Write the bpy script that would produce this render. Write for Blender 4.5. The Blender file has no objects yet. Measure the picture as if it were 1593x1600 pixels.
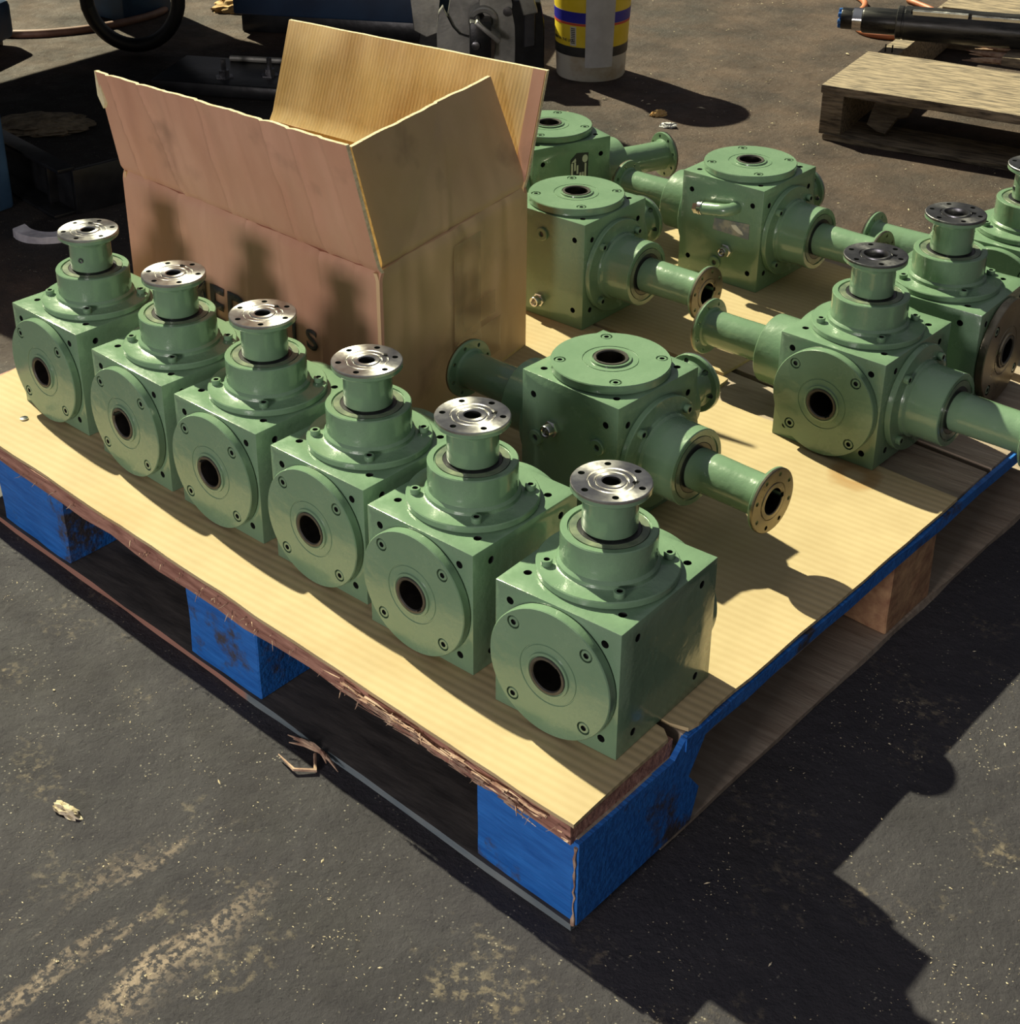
import bpy, bmesh, math, random
from mathutils import Vector, Matrix, noise

U = 0.15            # one gearbox side, in metres
Z0 = 0.925          # pallet deck height above the ground, in gearbox sides
PI = math.pi
random.seed(7)
COL = bpy.context.scene.collection
SC = bpy.context.scene

def W(x, y, z):
    return Vector((x * U, y * U, (z + Z0) * U))

# ------------------------------------------------------------------ camera
def setup_camera():
    yaw, pit, rol, f = 2.270665290, 0.494609078, -0.0114435, 2505.411849
    fw = Vector((math.cos(pit) * math.cos(yaw), math.cos(pit) * math.sin(yaw), -math.sin(pit)))
    r = fw.cross(Vector((0, 0, 1))).normalized()
    u = r.cross(fw)
    r2 = math.cos(rol) * r + math.sin(rol) * u
    u2 = -math.sin(rol) * r + math.cos(rol) * u
    m = Matrix((r2, u2, -fw)).transposed().to_4x4()
    m.translation = W(4.417725, -6.845711, 6.984296)
    cd = bpy.data.cameras.new('camera')
    cam = bpy.data.objects.new('camera', cd)
    COL.objects.link(cam)
    cam.matrix_world = m
    cd.sensor_fit = 'HORIZONTAL'
    cd.sensor_width = 36
    cd.lens = f / 1593 * 36
    cd.shift_x = (796.5 - 707.7885) / 1593
    cd.shift_y = (636.7939 - 800) / 1593
    cd.clip_start = 0.01
    SC.camera = cam
setup_camera()

# ------------------------------------------------------------------ world, sun, exposure
SUN_DIR = Vector((1.06, -0.26, -1.0))
world = bpy.data.worlds.new('world'); SC.world = world
world.use_nodes = True
nt = world.node_tree
for n in list(nt.nodes): nt.nodes.remove(n)
wo = nt.nodes.new('ShaderNodeOutputWorld'); bg = nt.nodes.new('ShaderNodeBackground')
tc = nt.nodes.new('ShaderNodeTexCoord'); sx = nt.nodes.new('ShaderNodeSeparateXYZ')
cr = nt.nodes.new('ShaderNodeValToRGB')
nt.links.new(tc.outputs['Generated'], sx.inputs[0]); nt.links.new(sx.outputs['Z'], cr.inputs[0])
cr.color_ramp.elements[0].position = 0.0; cr.color_ramp.elements[0].color = (0.16, 0.16, 0.17, 1)
cr.color_ramp.elements[1].position = 0.9; cr.color_ramp.elements[1].color = (0.62, 0.64, 0.70, 1)
e = cr.color_ramp.elements.new(0.35); e.color = (0.30, 0.30, 0.32, 1)
nt.links.new(cr.outputs[0], bg.inputs[0]); bg.inputs[1].default_value = 0.34
nt.links.new(bg.outputs[0], wo.inputs[0])

sd = bpy.data.lights.new('sun', 'SUN'); sun = bpy.data.objects.new('sun', sd); COL.objects.link(sun)
sun.rotation_euler = SUN_DIR.to_track_quat('-Z', 'Y').to_euler()
sd.energy = 9.5; sd.color = (1.0, 0.955, 0.67); sd.angle = math.radians(0.9)

# low soft area light added on the camera side, its source unseen
ad = bpy.data.lights.new('camera_side_light', 'AREA'); al = bpy.data.objects.new('camera_side_light', ad); COL.objects.link(al)
al.location = W(1.2, -24, 5.2)
al.rotation_euler = (W(-4.5, 2.2, 0.9) - al.location).to_track_quat('-Z', 'Y').to_euler()
ad.shape = 'RECTANGLE'; ad.size = 0.8; ad.size_y = 0.8; ad.energy = 78; ad.color = (1.0, 0.92, 0.90)

SC.view_settings.view_transform = 'Standard'
SC.view_settings.look = 'None'
SC.view_settings.gamma = 1
SC.view_settings.exposure = 0.0
SC.view_settings.use_curve_mapping = False

# ------------------------------------------------------------------ materials
def mat(name, c1, c2=None, scale=20, lo=0.35, hi=0.65, rough=0.5, rough2=None, metal=0, bump=0, bscale=None,
        coat=0, stretch=None, detail=6, extra=None, spec=None):
    m = bpy.data.materials.new(name); m.use_nodes = True
    t = m.node_tree; N = t.nodes; L = t.links
    b = N['Principled BSDF']
    b.inputs['Roughness'].default_value = rough; b.inputs['Metallic'].default_value = metal
    if spec is not None: b.inputs['Specular IOR Level'].default_value = spec
    if coat:
        b.inputs['Coat Weight'].default_value = coat; b.inputs['Coat Roughness'].default_value = 0.08
    co = N.new('ShaderNodeTexCoord'); mp = N.new('ShaderNodeMapping'); L.new(co.outputs['Object'], mp.inputs[0])
    if stretch: mp.inputs['Scale'].default_value = stretch
    nz = N.new('ShaderNodeTexNoise'); nz.inputs['Scale'].default_value = scale; nz.inputs['Detail'].default_value = detail
    nz.inputs['Roughness'].default_value = 0.6
    L.new(mp.outputs[0], nz.inputs['Vector'])
    rp = N.new('ShaderNodeValToRGB'); L.new(nz.outputs['Fac'], rp.inputs[0])
    rp.color_ramp.elements[0].position = lo; rp.color_ramp.elements[1].position = hi
    rp.color_ramp.elements[0].color = (*c1, 1); rp.color_ramp.elements[1].color = (*(c2 or c1), 1)
    L.new(rp.outputs[0], b.inputs['Base Color'])
    if rough2 is not None:
        mr = N.new('ShaderNodeMapRange'); L.new(nz.outputs['Fac'], mr.inputs[0])
        mr.inputs[1].default_value = lo; mr.inputs[2].default_value = hi
        mr.inputs[3].default_value = rough; mr.inputs[4].default_value = rough2
        L.new(mr.outputs[0], b.inputs['Roughness'])
    if bump:
        n2 = N.new('ShaderNodeTexNoise'); n2.inputs['Scale'].default_value = bscale or scale * 2; n2.inputs['Detail'].default_value = 5
        L.new(mp.outputs[0], n2.inputs['Vector'])
        bp = N.new('ShaderNodeBump'); bp.inputs['Strength'].default_value = bump; bp.inputs['Distance'].default_value = 0.004
        L.new(n2.outputs['Fac'], bp.inputs['Height']); L.new(bp.outputs[0], b.inputs['Normal'])
    if extra: extra(t, b, mp, rp)
    return m

def mix_over(t, b, color_socket_src, col2, fac_src):
    mx = t.nodes.new('ShaderNodeMix'); mx.data_type = 'RGBA'
    t.links.new(fac_src, mx.inputs[0]); t.links.new(color_socket_src, mx.inputs[6])
    mx.inputs[7].default_value = (*col2, 1)
    t.links.new(mx.outputs[2], b.inputs['Base Color'])
    return mx.outputs[2]

M = {}
M['paint'] = mat('green_paint', (0.138, 0.230, 0.140), (0.154, 0.250, 0.155), scale=14, rough=0.16, rough2=0.30, bump=0.2, bscale=75, coat=0.35)
M['paint_worn_shade'] = mat('green_paint_greasy_shade', (0.075, 0.105, 0.075), (0.20, 0.24, 0.15), scale=26, lo=0.4, hi=0.62, rough=0.35, bump=0.12, coat=0.15)  # grease and wear, with the flange's shadow darkened into the colour
M['steel'] = mat('machined_steel', (0.46, 0.45, 0.44), (0.60, 0.59, 0.57), scale=35, rough=0.24, rough2=0.42, metal=1, bump=0.03, bscale=200)
M['steel_dark'] = mat('oily_dark_steel', (0.10, 0.10, 0.11), (0.20, 0.20, 0.21), scale=35, rough=0.22, rough2=0.4, metal=0.9, bump=0.05, bscale=120)
M['steel_brown'] = mat('brown_oiled_steel', (0.19, 0.165, 0.12), (0.29, 0.255, 0.19), scale=35, rough=0.25, rough2=0.4, metal=1, bump=0.03)
M['bore'] = mat('bore_steel', (0.05, 0.045, 0.04), (0.10, 0.09, 0.08), scale=50, rough=0.35, metal=0.9)
M['bore_rim'] = mat('bore_rim_steel', (0.075, 0.072, 0.066), (0.13, 0.12, 0.105), scale=50, rough=0.42, metal=0.7)
M['rubber'] = mat('black_seal_rubber', (0.012, 0.013, 0.014), (0.03, 0.032, 0.034), scale=60, rough=0.35)
M['chrome'] = mat('plated_steel', (0.62, 0.61, 0.60), (0.72, 0.71, 0.70), scale=60, rough=0.18, metal=1)
M['plate'] = mat('grey_nameplate', (0.22, 0.24, 0.25), (0.42, 0.40, 0.33), scale=60, lo=0.45, hi=0.6, rough=0.4, metal=0.4)
M['plate_white'] = mat('cream_nameplate', (0.55, 0.54, 0.44), (0.62, 0.60, 0.50), scale=60, rough=0.4)
M['ink'] = mat('black_ink', (0.014, 0.015, 0.018), (0.03, 0.03, 0.035), scale=40, rough=0.6)

def aniso(m):
    b = m.node_tree.nodes['Principled BSDF']; b.inputs['Anisotropic'].default_value = 0.75
    tg = m.node_tree.nodes.new('ShaderNodeTangent'); tg.direction_type = 'RADIAL'; tg.axis = 'Z'
    m.node_tree.links.new(tg.outputs[0], b.inputs['Tangent'])
for k in ('steel', 'steel_dark', 'steel_brown'): aniso(M[k])

def corr(axis, freq, strength, colour=0.0):
    def f(t, b, mp, rp):
        wv = t.nodes.new('ShaderNodeTexWave'); wv.wave_type = 'BANDS'; wv.bands_direction = axis
        wv.inputs['Scale'].default_value = freq; wv.inputs['Distortion'].default_value = 0.35
        wv.inputs['Detail'].default_value = 1.5
        t.links.new(mp.outputs[0], wv.inputs['Vector'])
        bp = t.nodes.new('ShaderNodeBump'); bp.inputs['Strength'].default_value = strength; bp.inputs['Distance'].default_value = 0.001
        t.links.new(wv.outputs['Fac'], bp.inputs['Height'])
        old = b.inputs['Normal'].links
        if old: t.links.new(old[0].from_socket, bp.inputs['Normal'])
        t.links.new(bp.outputs[0], b.inputs['Normal'])
        if colour:
            mx = t.nodes.new('ShaderNodeMix'); mx.data_type = 'RGBA'; mx.blend_type = 'MULTIPLY'
            ml = t.nodes.new('ShaderNodeMath'); ml.operation = 'MULTIPLY'; ml.inputs[1].default_value = colour
            t.links.new(wv.outputs['Fac'], ml.inputs[0]); t.links.new(ml.outputs[0], mx.inputs[0])
            t.links.new(rp.outputs[0], mx.inputs[6]); mx.inputs[7].default_value = (0.80, 0.76, 0.66, 1)
            t.links.new(mx.outputs[2], b.inputs['Base Color'])
    return f

def sheet_extra(t, b, mp, rp):
    corr('Y', 27, 0.22, 0.30)(t, b, mp, rp)
    src = b.inputs['Base Color'].links[0].from_socket
    # brown oil stains
    nz = t.nodes.new('ShaderNodeTexNoise'); nz.inputs['Scale'].default_value = 3.1; nz.inputs['Detail'].default_value = 4
    t.links.new(mp.outputs[0], nz.inputs['Vector'])
    r = t.nodes.new('ShaderNodeValToRGB'); t.links.new(nz.outputs['Fac'], r.inputs[0])
    r.color_ramp.elements[0].position = 0.58; r.color_ramp.elements[0].color = (0, 0, 0, 1)
    r.color_ramp.elements[1].position = 0.74; r.color_ramp.elements[1].color = (0.45, 0.45, 0.45, 1)
    mix_over(t, b, src, (0.42, 0.27, 0.11), r.outputs[0])
RING = (-0.50, 4.25)
def ring_extra(t, b, mp, rp):
    sheet_extra(t, b, mp, rp)
    src = b.inputs['Base Color'].links[0].from_socket
    co = t.nodes.new('ShaderNodeTexCoord')
    org = Vector((0.13, -0.62)) + Vector((-0.9952, 0.0982)) * -0.03 + Vector((0.035, 0.9994)) * 1.3
    nz = t.nodes.new('ShaderNodeTexNoise'); nz.inputs['Scale'].default_value = 22; t.links.new(co.outputs['Object'], nz.inputs['Vector'])
    d = t.nodes.new('ShaderNodeVectorMath'); d.operation = 'DISTANCE'; t.links.new(co.outputs['Object'], d.inputs[0])
    d.inputs[1].default_value = ((RING[0] - org.x) * U, (RING[1] - org.y) * U, 0)
    ad_ = t.nodes.new('ShaderNodeMath'); ad_.operation = 'MULTIPLY_ADD'; t.links.new(nz.outputs['Fac'], ad_.inputs[0]); ad_.inputs[1].default_value = 0.035; t.links.new(d.outputs['Value'], ad_.inputs[2])
    r = t.nodes.new('ShaderNodeValToRGB'); r.color_ramp.interpolation = 'EASE'
    mr = t.nodes.new('ShaderNodeMapRange'); t.links.new(ad_.outputs[0], mr.inputs[0]); mr.inputs[1].default_value = 0.0; mr.inputs[2].default_value = 0.10
    t.links.new(mr.outputs[0], r.inputs[0])
    el = r.color_ramp.elements; el[0].position = 0.22; el[0].color = (.15, .15, .15, 1); el[1].position = 0.60; el[1].color = (0, 0, 0, 1)
    x = el.new(0.38); x.color = (.75, .75, .75, 1); x = el.new(0.48); x.color = (.6, .6, .6, 1)
    mix_over(t, b, src, (0.30, 0.17, 0.06), r.outputs[0])
M['sheet_ring'] = mat('corrugated_sheet_stained', (0.405, 0.315, 0.175), (0.46, 0.365, 0.21), scale=9, rough=0.75, bump=0.08, bscale=60, extra=ring_extra, spec=0.25)
M['sheet'] = mat('corrugated_sheet', (0.405, 0.315, 0.175), (0.46, 0.365, 0.21), scale=9, rough=0.75, bump=0.08, bscale=60, extra=sheet_extra, spec=0.25)
def smudge(t, b, mp, rp):
    co = t.nodes.new('ShaderNodeTexCoord')
    nz = t.nodes.new('ShaderNodeTexNoise'); nz.inputs['Scale'].default_value = 9; nz.inputs['Detail'].default_value = 5
    t.links.new(co.outputs['Object'], nz.inputs['Vector'])
    r = t.nodes.new('ShaderNodeValToRGB'); t.links.new(nz.outputs['Fac'], r.inputs[0])
    r.color_ramp.elements[0].position = 0.60; r.color_ramp.elements[0].color = (0, 0, 0, 1)
    r.color_ramp.elements[1].position = 0.78; r.color_ramp.elements[1].color = (0.6, 0.6, 0.6, 1)
    mix_over(t, b, rp.outputs[0], (0.14, 0.085, 0.055), r.outputs[0])
M['carton_edge'] = mat('carton_edge', (0.42, 0.33, 0.20), (0.68, 0.58, 0.40), scale=180, rough=0.9)
M['carton_out'] = mat('carton_brown', (0.46, 0.235, 0.155), (0.53, 0.30, 0.205), scale=7, rough=0.6, bump=0.12, bscale=18, stretch=(1, 1, 0.35), extra=smudge, spec=0.3)
M['carton_side'] = mat('carton_side_brown', (0.56, 0.37, 0.21), (0.63, 0.43, 0.25), scale=7, rough=0.55, bump=0.12, bscale=18, extra=smudge, spec=0.35)
M['carton_in'] = mat('carton_inner', (0.58, 0.40, 0.17), (0.67, 0.49, 0.25), scale=26, rough=0.75, bump=0.06, stretch=(1, 1, 0.25), extra=corr('X', 50, 0.07), spec=0.2)
M['tape'] = mat('clear_tape', (0.40, 0.27, 0.15), (0.52, 0.37, 0.22), scale=40, rough=0.15, bump=0.15, bscale=70)
M['tape'].node_tree.nodes['Principled BSDF'].inputs['Alpha'].default_value = 0.45
M['torn_paper'] = mat('torn_paper', (0.55, 0.47, 0.26), (0.70, 0.63, 0.42), scale=90, rough=0.9, bump=0.3)

def wood(name, a, b_, s=(2, 24, 24), rough=0.75, bump=0.5, lo=0.35, hi=0.65, extra=None):
    return mat(name, a, b_, scale=6, lo=lo, hi=hi, rough=rough, bump=bump, bscale=8, stretch=s, extra=extra)
def chipped(t, b, mp, rp):
    nz = t.nodes.new('ShaderNodeTexNoise'); nz.inputs['Scale'].default_value = 9; nz.inputs['Detail'].default_value = 8
    nz.inputs['Roughness'].default_value = 0.7
    co = t.nodes.new('ShaderNodeTexCoord'); t.links.new(co.outputs['Object'], nz.inputs['Vector'])
    r = t.nodes.new('ShaderNodeValToRGB'); t.links.new(nz.outputs['Fac'], r.inputs[0])
    r.color_ramp.elements[0].position = 0.545; r.color_ramp.elements[0].color = (0, 0, 0, 1)
    r.color_ramp.elements[1].position = 0.62; r.color_ramp.elements[1].color = (1, 1, 1, 1)
    mix_over(t, b, rp.outputs[0], (0.05, 0.045, 0.05), r.outputs[0])
M['blue'] = wood('blue_painted_wood', (0.010, 0.095, 0.36), (0.020, 0.15, 0.50), rough=0.45, bump=0.35, extra=chipped)
M['deck_red'] = wood('reddish_wood_edge', (0.20, 0.085, 0.06), (0.42, 0.22, 0.16))
M['deck_wood'] = wood('weathered_deck_wood', (0.25, 0.19, 0.14), (0.36, 0.29, 0.22), s=(2, 14, 14), bump=0.3)
M['block_wood'] = wood('raw_block_wood', (0.27, 0.13, 0.07), (0.46, 0.27, 0.14), s=(10, 6, 10))
def runner_extra(t, b, mp, rp):
    # bare reddish wood toward the far end, grey paint left near the corner
    co = t.nodes.new('ShaderNodeTexCoord'); sp = t.nodes.new('ShaderNodeSeparateXYZ'); t.links.new(co.outputs['Object'], sp.inputs[0])
    nz = t.nodes.new('ShaderNodeTexNoise'); nz.inputs['Scale'].default_value = 30; t.links.new(co.outputs['Object'], nz.inputs['Vector'])
    ma = t.nodes.new('ShaderNodeMath'); ma.operation = 'MULTIPLY_ADD'; t.links.new(nz.outputs['Fac'], ma.inputs[0]); ma.inputs[1].default_value = 0.03; t.links.new(sp.outputs['X'], ma.inputs[2])
    mr = t.nodes.new('ShaderNodeMapRange'); t.links.new(ma.outputs[0], mr.inputs[0]); mr.inputs[1].default_value = -3.15 * U + 0.01; mr.inputs[2].default_value = -3.25 * U + 0.01
    mix_over(t, b, rp.outputs[0], (0.30, 0.15, 0.11), mr.outputs[0])
M['bottom_grey'] = wood('grey_painted_runner', (0.09, 0.12, 0.14), (0.17, 0.19, 0.19), s=(2, 9, 9), bump=0.25, lo=0.35, hi=0.7, extra=runner_extra)
M['old_wood'] = wood('old_pallet_wood', (0.085, 0.065, 0.045), (0.34, 0.265, 0.175), s=(3, 22, 22), bump=0.9, lo=0.36, hi=0.6)
M['old_wood_d'] = wood('dirty_pallet_wood', (0.07, 0.055, 0.04), (0.25, 0.195, 0.13), s=(3, 22, 22), bump=0.8)
M['runner_top'] = wood('dark_runner_top', (0.035, 0.032, 0.031), (0.085, 0.075, 0.070), s=(2, 9, 9), bump=0.3)
M['splinter'] = mat('splintered_wood', (0.20, 0.10, 0.07), (0.50, 0.36, 0.25), scale=60, rough=0.85)
M['blue_steel'] = mat('blue_machine_enamel', (0.010, 0.030, 0.075), (0.035, 0.09, 0.17), scale=9, rough=0.4, rough2=0.7, bump=0.2)
M['navy'] = mat('navy_enamel', (0.006, 0.018, 0.045), (0.010, 0.03, 0.07), scale=9, rough=0.5)
M['black_steel'] = mat('black_greasy_steel', (0.005, 0.0055, 0.007), (0.016, 0.017, 0.019), scale=18, rough=0.35, metal=0.3, bump=0.2)
M['cast'] = mat('grey_cast_steel', (0.20, 0.20, 0.185), (0.38, 0.375, 0.34), scale=16, rough=0.45, metal=0.55, bump=0.35, bscale=30)
M['hose_black'] = mat('black_hose_rubber', (0.008, 0.009, 0.012), (0.016, 0.017, 0.02), scale=30, rough=0.45)
M['cable_orange'] = mat('orange_cable', (0.36, 0.10, 0.04), (0.5, 0.18, 0.08), scale=14, rough=0.55)
M['hose_orange'] = mat('orange_hose', (0.16, 0.075, 0.05), (0.26, 0.14, 0.10), scale=14, rough=0.55)
M['pail'] = mat('dirty_white_plastic', (0.62, 0.60, 0.52), (0.46, 0.36, 0.22), scale=14, lo=0.5, hi=0.72, rough=0.45)
M['pail_yellow'] = mat('yellow_label', (0.80, 0.58, 0.02), (0.86, 0.66, 0.05), scale=14, rough=0.4)
M['pail_blue'] = mat('blue_band', (0.02, 0.02, 0.30), (0.03, 0.03, 0.38), scale=14, rough=0.4)
M['pail_red'] = mat('red_band', (0.62, 0.08, 0.05), None, rough=0.4)
M['pail_black'] = mat('black_band', (0.02, 0.022, 0.022), (0.04, 0.04, 0.04), scale=40, rough=0.4)
M['pail_strip'] = mat('masking_strip', (0.50, 0.50, 0.50), (0.62, 0.62, 0.62), scale=18, rough=0.7)
M['pipe_black'] = mat('black_oiled_shaft', (0.016, 0.017, 0.018), (0.055, 0.052, 0.048), scale=9, stretch=(1, 6, 6), rough=0.22, rough2=0.45, metal=0.5, bump=0.15)
M['cap_blue'] = mat('blue_plastic', (0.02, 0.12, 0.40), None, rough=0.4)
M['rag'] = mat('tan_rag', (0.45, 0.27, 0.10), (0.62, 0.42, 0.20), scale=30, rough=0.9, bump=0.4)
M['scrap'] = mat('grey_scrap_metal', (0.34, 0.33, 0.37), (0.55, 0.54, 0.58), scale=30, rough=0.5, metal=0.3, bump=0.3)
M['chip'] = mat('pale_chip', (0.42, 0.34, 0.20), (0.66, 0.58, 0.42), scale=80, rough=0.85)
M['dirt'] = mat('sandy_dirt', (0.10, 0.075, 0.045), (0.30, 0.24, 0.16), scale=40, rough=0.95, bump=0.8)

def ground_material():
    m = bpy.data.materials.new('oily_shop_ground'); m.use_nodes = True
    t = m.node_tree; N = t.nodes; L = t.links; b = N['Principled BSDF']
    co = N.new('ShaderNodeTexCoord')
    def noise_ramp(scale, p0, p1, detail=8, rough=0.65, stretch=None, rot=0, loc=(0, 0, 0)):
        mp = N.new('ShaderNodeMapping'); L.new(co.outputs['Object'], mp.inputs[0])
        mp.inputs['Location'].default_value = loc
        mp.inputs['Rotation'].default_value = (0, 0, rot)
        if stretch: mp.inputs['Scale'].default_value = stretch
        n = N.new('ShaderNodeTexNoise'); n.inputs['Scale'].default_value = scale; n.inputs['Detail'].default_value = detail
        n.inputs['Roughness'].default_value = rough; L.new(mp.outputs[0], n.inputs['Vector'])
        r = N.new('ShaderNodeMapRange'); L.new(n.outputs['Fac'], r.inputs[0])
        r.inputs[1].default_value = p0; r.inputs[2].default_value = p1
        return r.outputs[0], n
    def mix(a, c, fac):
        mx = N.new('ShaderNodeMix'); mx.data_type = 'RGBA'
        if isinstance(fac, float): mx.inputs[0].default_value = fac
        else: L.new(fac, mx.inputs[0])
        if isinstance(a, tuple): mx.inputs[6].default_value = (*a, 1)
        else: L.new(a, mx.inputs[6])
        if isinstance(c, tuple): mx.inputs[7].default_value = (*c, 1)
        else: L.new(c, mx.inputs[7])
        return mx.outputs[2]
    def mul(a, c):
        q = N.new('ShaderNodeMath'); q.operation = 'MULTIPLY'; q.use_clamp = True
        for i, s in enumerate((a, c)):
            if isinstance(s, (float, int)): q.inputs[i].default_value = s
            else: L.new(s, q.inputs[i])
        return q.outputs[0]
    # smooth dark asphalt near the load, brown trodden dirt further into the yard
    base, nb = noise_ramp(5, 0.35, 0.68)
    dark = mix((0.029, 0.027, 0.033), (0.046, 0.0425, 0.049), base)
    brn, _ = noise_ramp(7, 0.35, 0.65, loc=(3, 1, 0))
    brown = mix((0.034, 0.023, 0.019), (0.088, 0.058, 0.043), brn)
    sep = N.new('ShaderNodeSeparateXYZ'); L.new(co.outputs['Object'], sep.inputs[0])
    dd = N.new('ShaderNodeMath'); dd.operation = 'MULTIPLY_ADD'; L.new(sep.outputs['X'], dd.inputs[0]); dd.inputs[1].default_value = -0.72
    L.new(sep.outputs['Y'], dd.inputs[2])
    far = N.new('ShaderNodeMapRange'); L.new(dd.outputs[0], far.inputs[0]); far.inputs[1].default_value = 0.9; far.inputs[2].default_value = 1.7
    col = mix(dark, brown, far.outputs[0])
    # light dust patches, black oil
    oil, _ = noise_ramp(1.6, 0.52, 0.66, loc=(5, 5, 0))
    col = mix(col, (0.020, 0.018, 0.017), mul(oil, 0.55))
    # oily black strip by the machines, their shadow also darkened into the colour
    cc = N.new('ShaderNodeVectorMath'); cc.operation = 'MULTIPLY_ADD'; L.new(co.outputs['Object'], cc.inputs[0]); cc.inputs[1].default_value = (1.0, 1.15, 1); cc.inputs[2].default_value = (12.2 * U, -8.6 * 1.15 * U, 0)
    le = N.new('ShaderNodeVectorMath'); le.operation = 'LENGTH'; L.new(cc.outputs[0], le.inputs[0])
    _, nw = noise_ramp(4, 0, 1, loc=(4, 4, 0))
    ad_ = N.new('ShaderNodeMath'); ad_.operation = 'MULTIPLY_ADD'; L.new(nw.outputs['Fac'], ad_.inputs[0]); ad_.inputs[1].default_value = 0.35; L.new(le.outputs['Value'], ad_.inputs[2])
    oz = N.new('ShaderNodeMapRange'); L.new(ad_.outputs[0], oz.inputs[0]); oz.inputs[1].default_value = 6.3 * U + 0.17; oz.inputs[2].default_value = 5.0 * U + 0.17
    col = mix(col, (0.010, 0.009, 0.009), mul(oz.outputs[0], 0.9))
    # ground-in sawdust, in clumps and streaks
    saw_a, _ = noise_ramp(6.5, 0.55, 0.66, loc=(1.3, 0.7, 0), detail=6, rough=0.7)
    saw_b, _ = noise_ramp(85, 0.50, 0.60, loc=(0.3, 0.7, 0))
    near = N.new('ShaderNodeMapRange'); L.new(dd.outputs[0], near.inputs[0]); near.inputs[1].default_value = 1.2; near.inputs[2].default_value = 0.3
    col = mix(col, (0.27, 0.22, 0.15), mul(mul(mul(saw_a, saw_b), 0.5), near.outputs[0]))
    st, _ = noise_ramp(13, 0.50, 0.58, detail=8, rough=0.6, stretch=(1.0, 0.17, 1), rot=math.radians(7), loc=(0.1, 0.35, 0))
    bx = N.new('ShaderNodeVectorMath'); bx.operation = 'MULTIPLY_ADD'; L.new(co.outputs['Object'], bx.inputs[0]); bx.inputs[1].default_value = (1.7, 0.9, 1); bx.inputs[2].default_value = (2.1 * U * 1.7, 2.45 * U * 0.9, 0)
    bl = N.new('ShaderNodeVectorMath'); bl.operation = 'LENGTH'; L.new(bx.outputs[0], bl.inputs[0])
    bm_ = N.new('ShaderNodeMapRange'); L.new(bl.outputs['Value'], bm_.inputs[0]); bm_.inputs[1].default_value = 0.175; bm_.inputs[2].default_value = 0.09
    saw_c, _ = noise_ramp(120, 0.46, 0.54, loc=(0.9, 0.7, 0))
    col = mix(col, (0.36, 0.28, 0.21), mul(mul(mul(st, saw_c), bm_.outputs[0]), 0.8))
    # fine pale specks
    vo = N.new('ShaderNodeTexVoronoi'); vo.inputs['Scale'].default_value = 150; L.new(co.outputs['Object'], vo.inputs['Vector'])
    sp = N.new('ShaderNodeMapRange'); L.new(vo.outputs['Distance'], sp.inputs[0]); sp.inputs[1].default_value = 0.20; sp.inputs[2].default_value = 0.08
    spm, _ = noise_ramp(22, 0.48, 0.62, loc=(7, 2, 0))
    col = mix(col, (0.42, 0.38, 0.30), mul(mul(sp.outputs[0], spm), 0.8))
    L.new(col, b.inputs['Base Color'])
    rr, _ = noise_ramp(12, 0.3, 0.7, loc=(2, 8, 0))
    rm = N.new('ShaderNodeMapRange'); L.new(rr, rm.inputs[0]); rm.inputs[3].default_value = 0.62; rm.inputs[4].default_value = 0.92
    L.new(rm.outputs[0], b.inputs['Roughness']); b.inputs['Specular IOR Level'].default_value = 0.30
    _, n1 = noise_ramp(38, 0, 1, detail=10, rough=0.7)
    bp = N.new('ShaderNodeBump'); bp.inputs['Strength'].default_value = 0.9; bp.inputs['Distance'].default_value = 0.009
    L.new(n1.outputs['Fac'], bp.inputs['Height']); L.new(bp.outputs[0], b.inputs['Normal'])
    return m
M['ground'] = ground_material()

# ------------------------------------------------------------------ mesh helpers (all in gearbox sides, scaled at build)
def build(name, bm, material, parent=None, loc=None, rot=None, smooth=True, angle=32, scale=True):
    if scale: bmesh.ops.scale(bm, vec=(U, U, U), verts=bm.verts)
    bmesh.ops.recalc_face_normals(bm, faces=bm.faces)
    me = bpy.data.meshes.new(name); bm.to_mesh(me); bm.free()
    if smooth:
        me.shade_smooth()
        me.set_sharp_from_angle(angle=math.radians(angle))
    o = bpy.data.objects.new(name, me); COL.objects.link(o)
    me.materials.append(material if not isinstance(material, str) else M[material])
    if parent: o.parent = parent
    if loc is not None: o.location = loc
    if rot is not None: o.rotation_euler = rot
    return o

def thing(name, label, cat, loc=(0, 0, 0), rz=0, group=None):
    o = bpy.data.objects.new(name, None); COL.objects.link(o)
    o.empty_display_size = 0.05
    o.location = loc; o.rotation_euler = (0, 0, rz)
    return tag(o, label, cat, group)
def tag(o, label=None, cat=None, group=None, kind=None):
    if label: o['label'] = label
    if cat: o['category'] = cat
    if group: o['group'] = group
    if kind: o['kind'] = kind
    return o

def add_box(bm, c0, c1, bev=0, mtx=None, seg=2):
    vs = [bm.verts.new((x, y, z)) for x in (c0[0], c1[0]) for y in (c0[1], c1[1]) for z in (c0[2], c1[2])]
    fs = [(0, 1, 3, 2), (4, 6, 7, 5), (0, 4, 5, 1), (2, 3, 7, 6), (0, 2, 6, 4), (1, 5, 7, 3)]
    faces = [bm.faces.new([vs[i] for i in f]) for f in fs]
    if bev:
        es = list({e for f in faces for e in f.edges})
        r = bmesh.ops.bevel(bm, geom=es, offset=bev, segments=seg, affect='EDGES', profile=0.5)
        vs = list({v for f in r['faces'] for v in f.verts} | {v for v in vs if v.is_valid})
    if mtx: bmesh.ops.transform(bm, matrix=mtx, verts=[v for v in vs if v.is_valid])
    return vs

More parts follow.
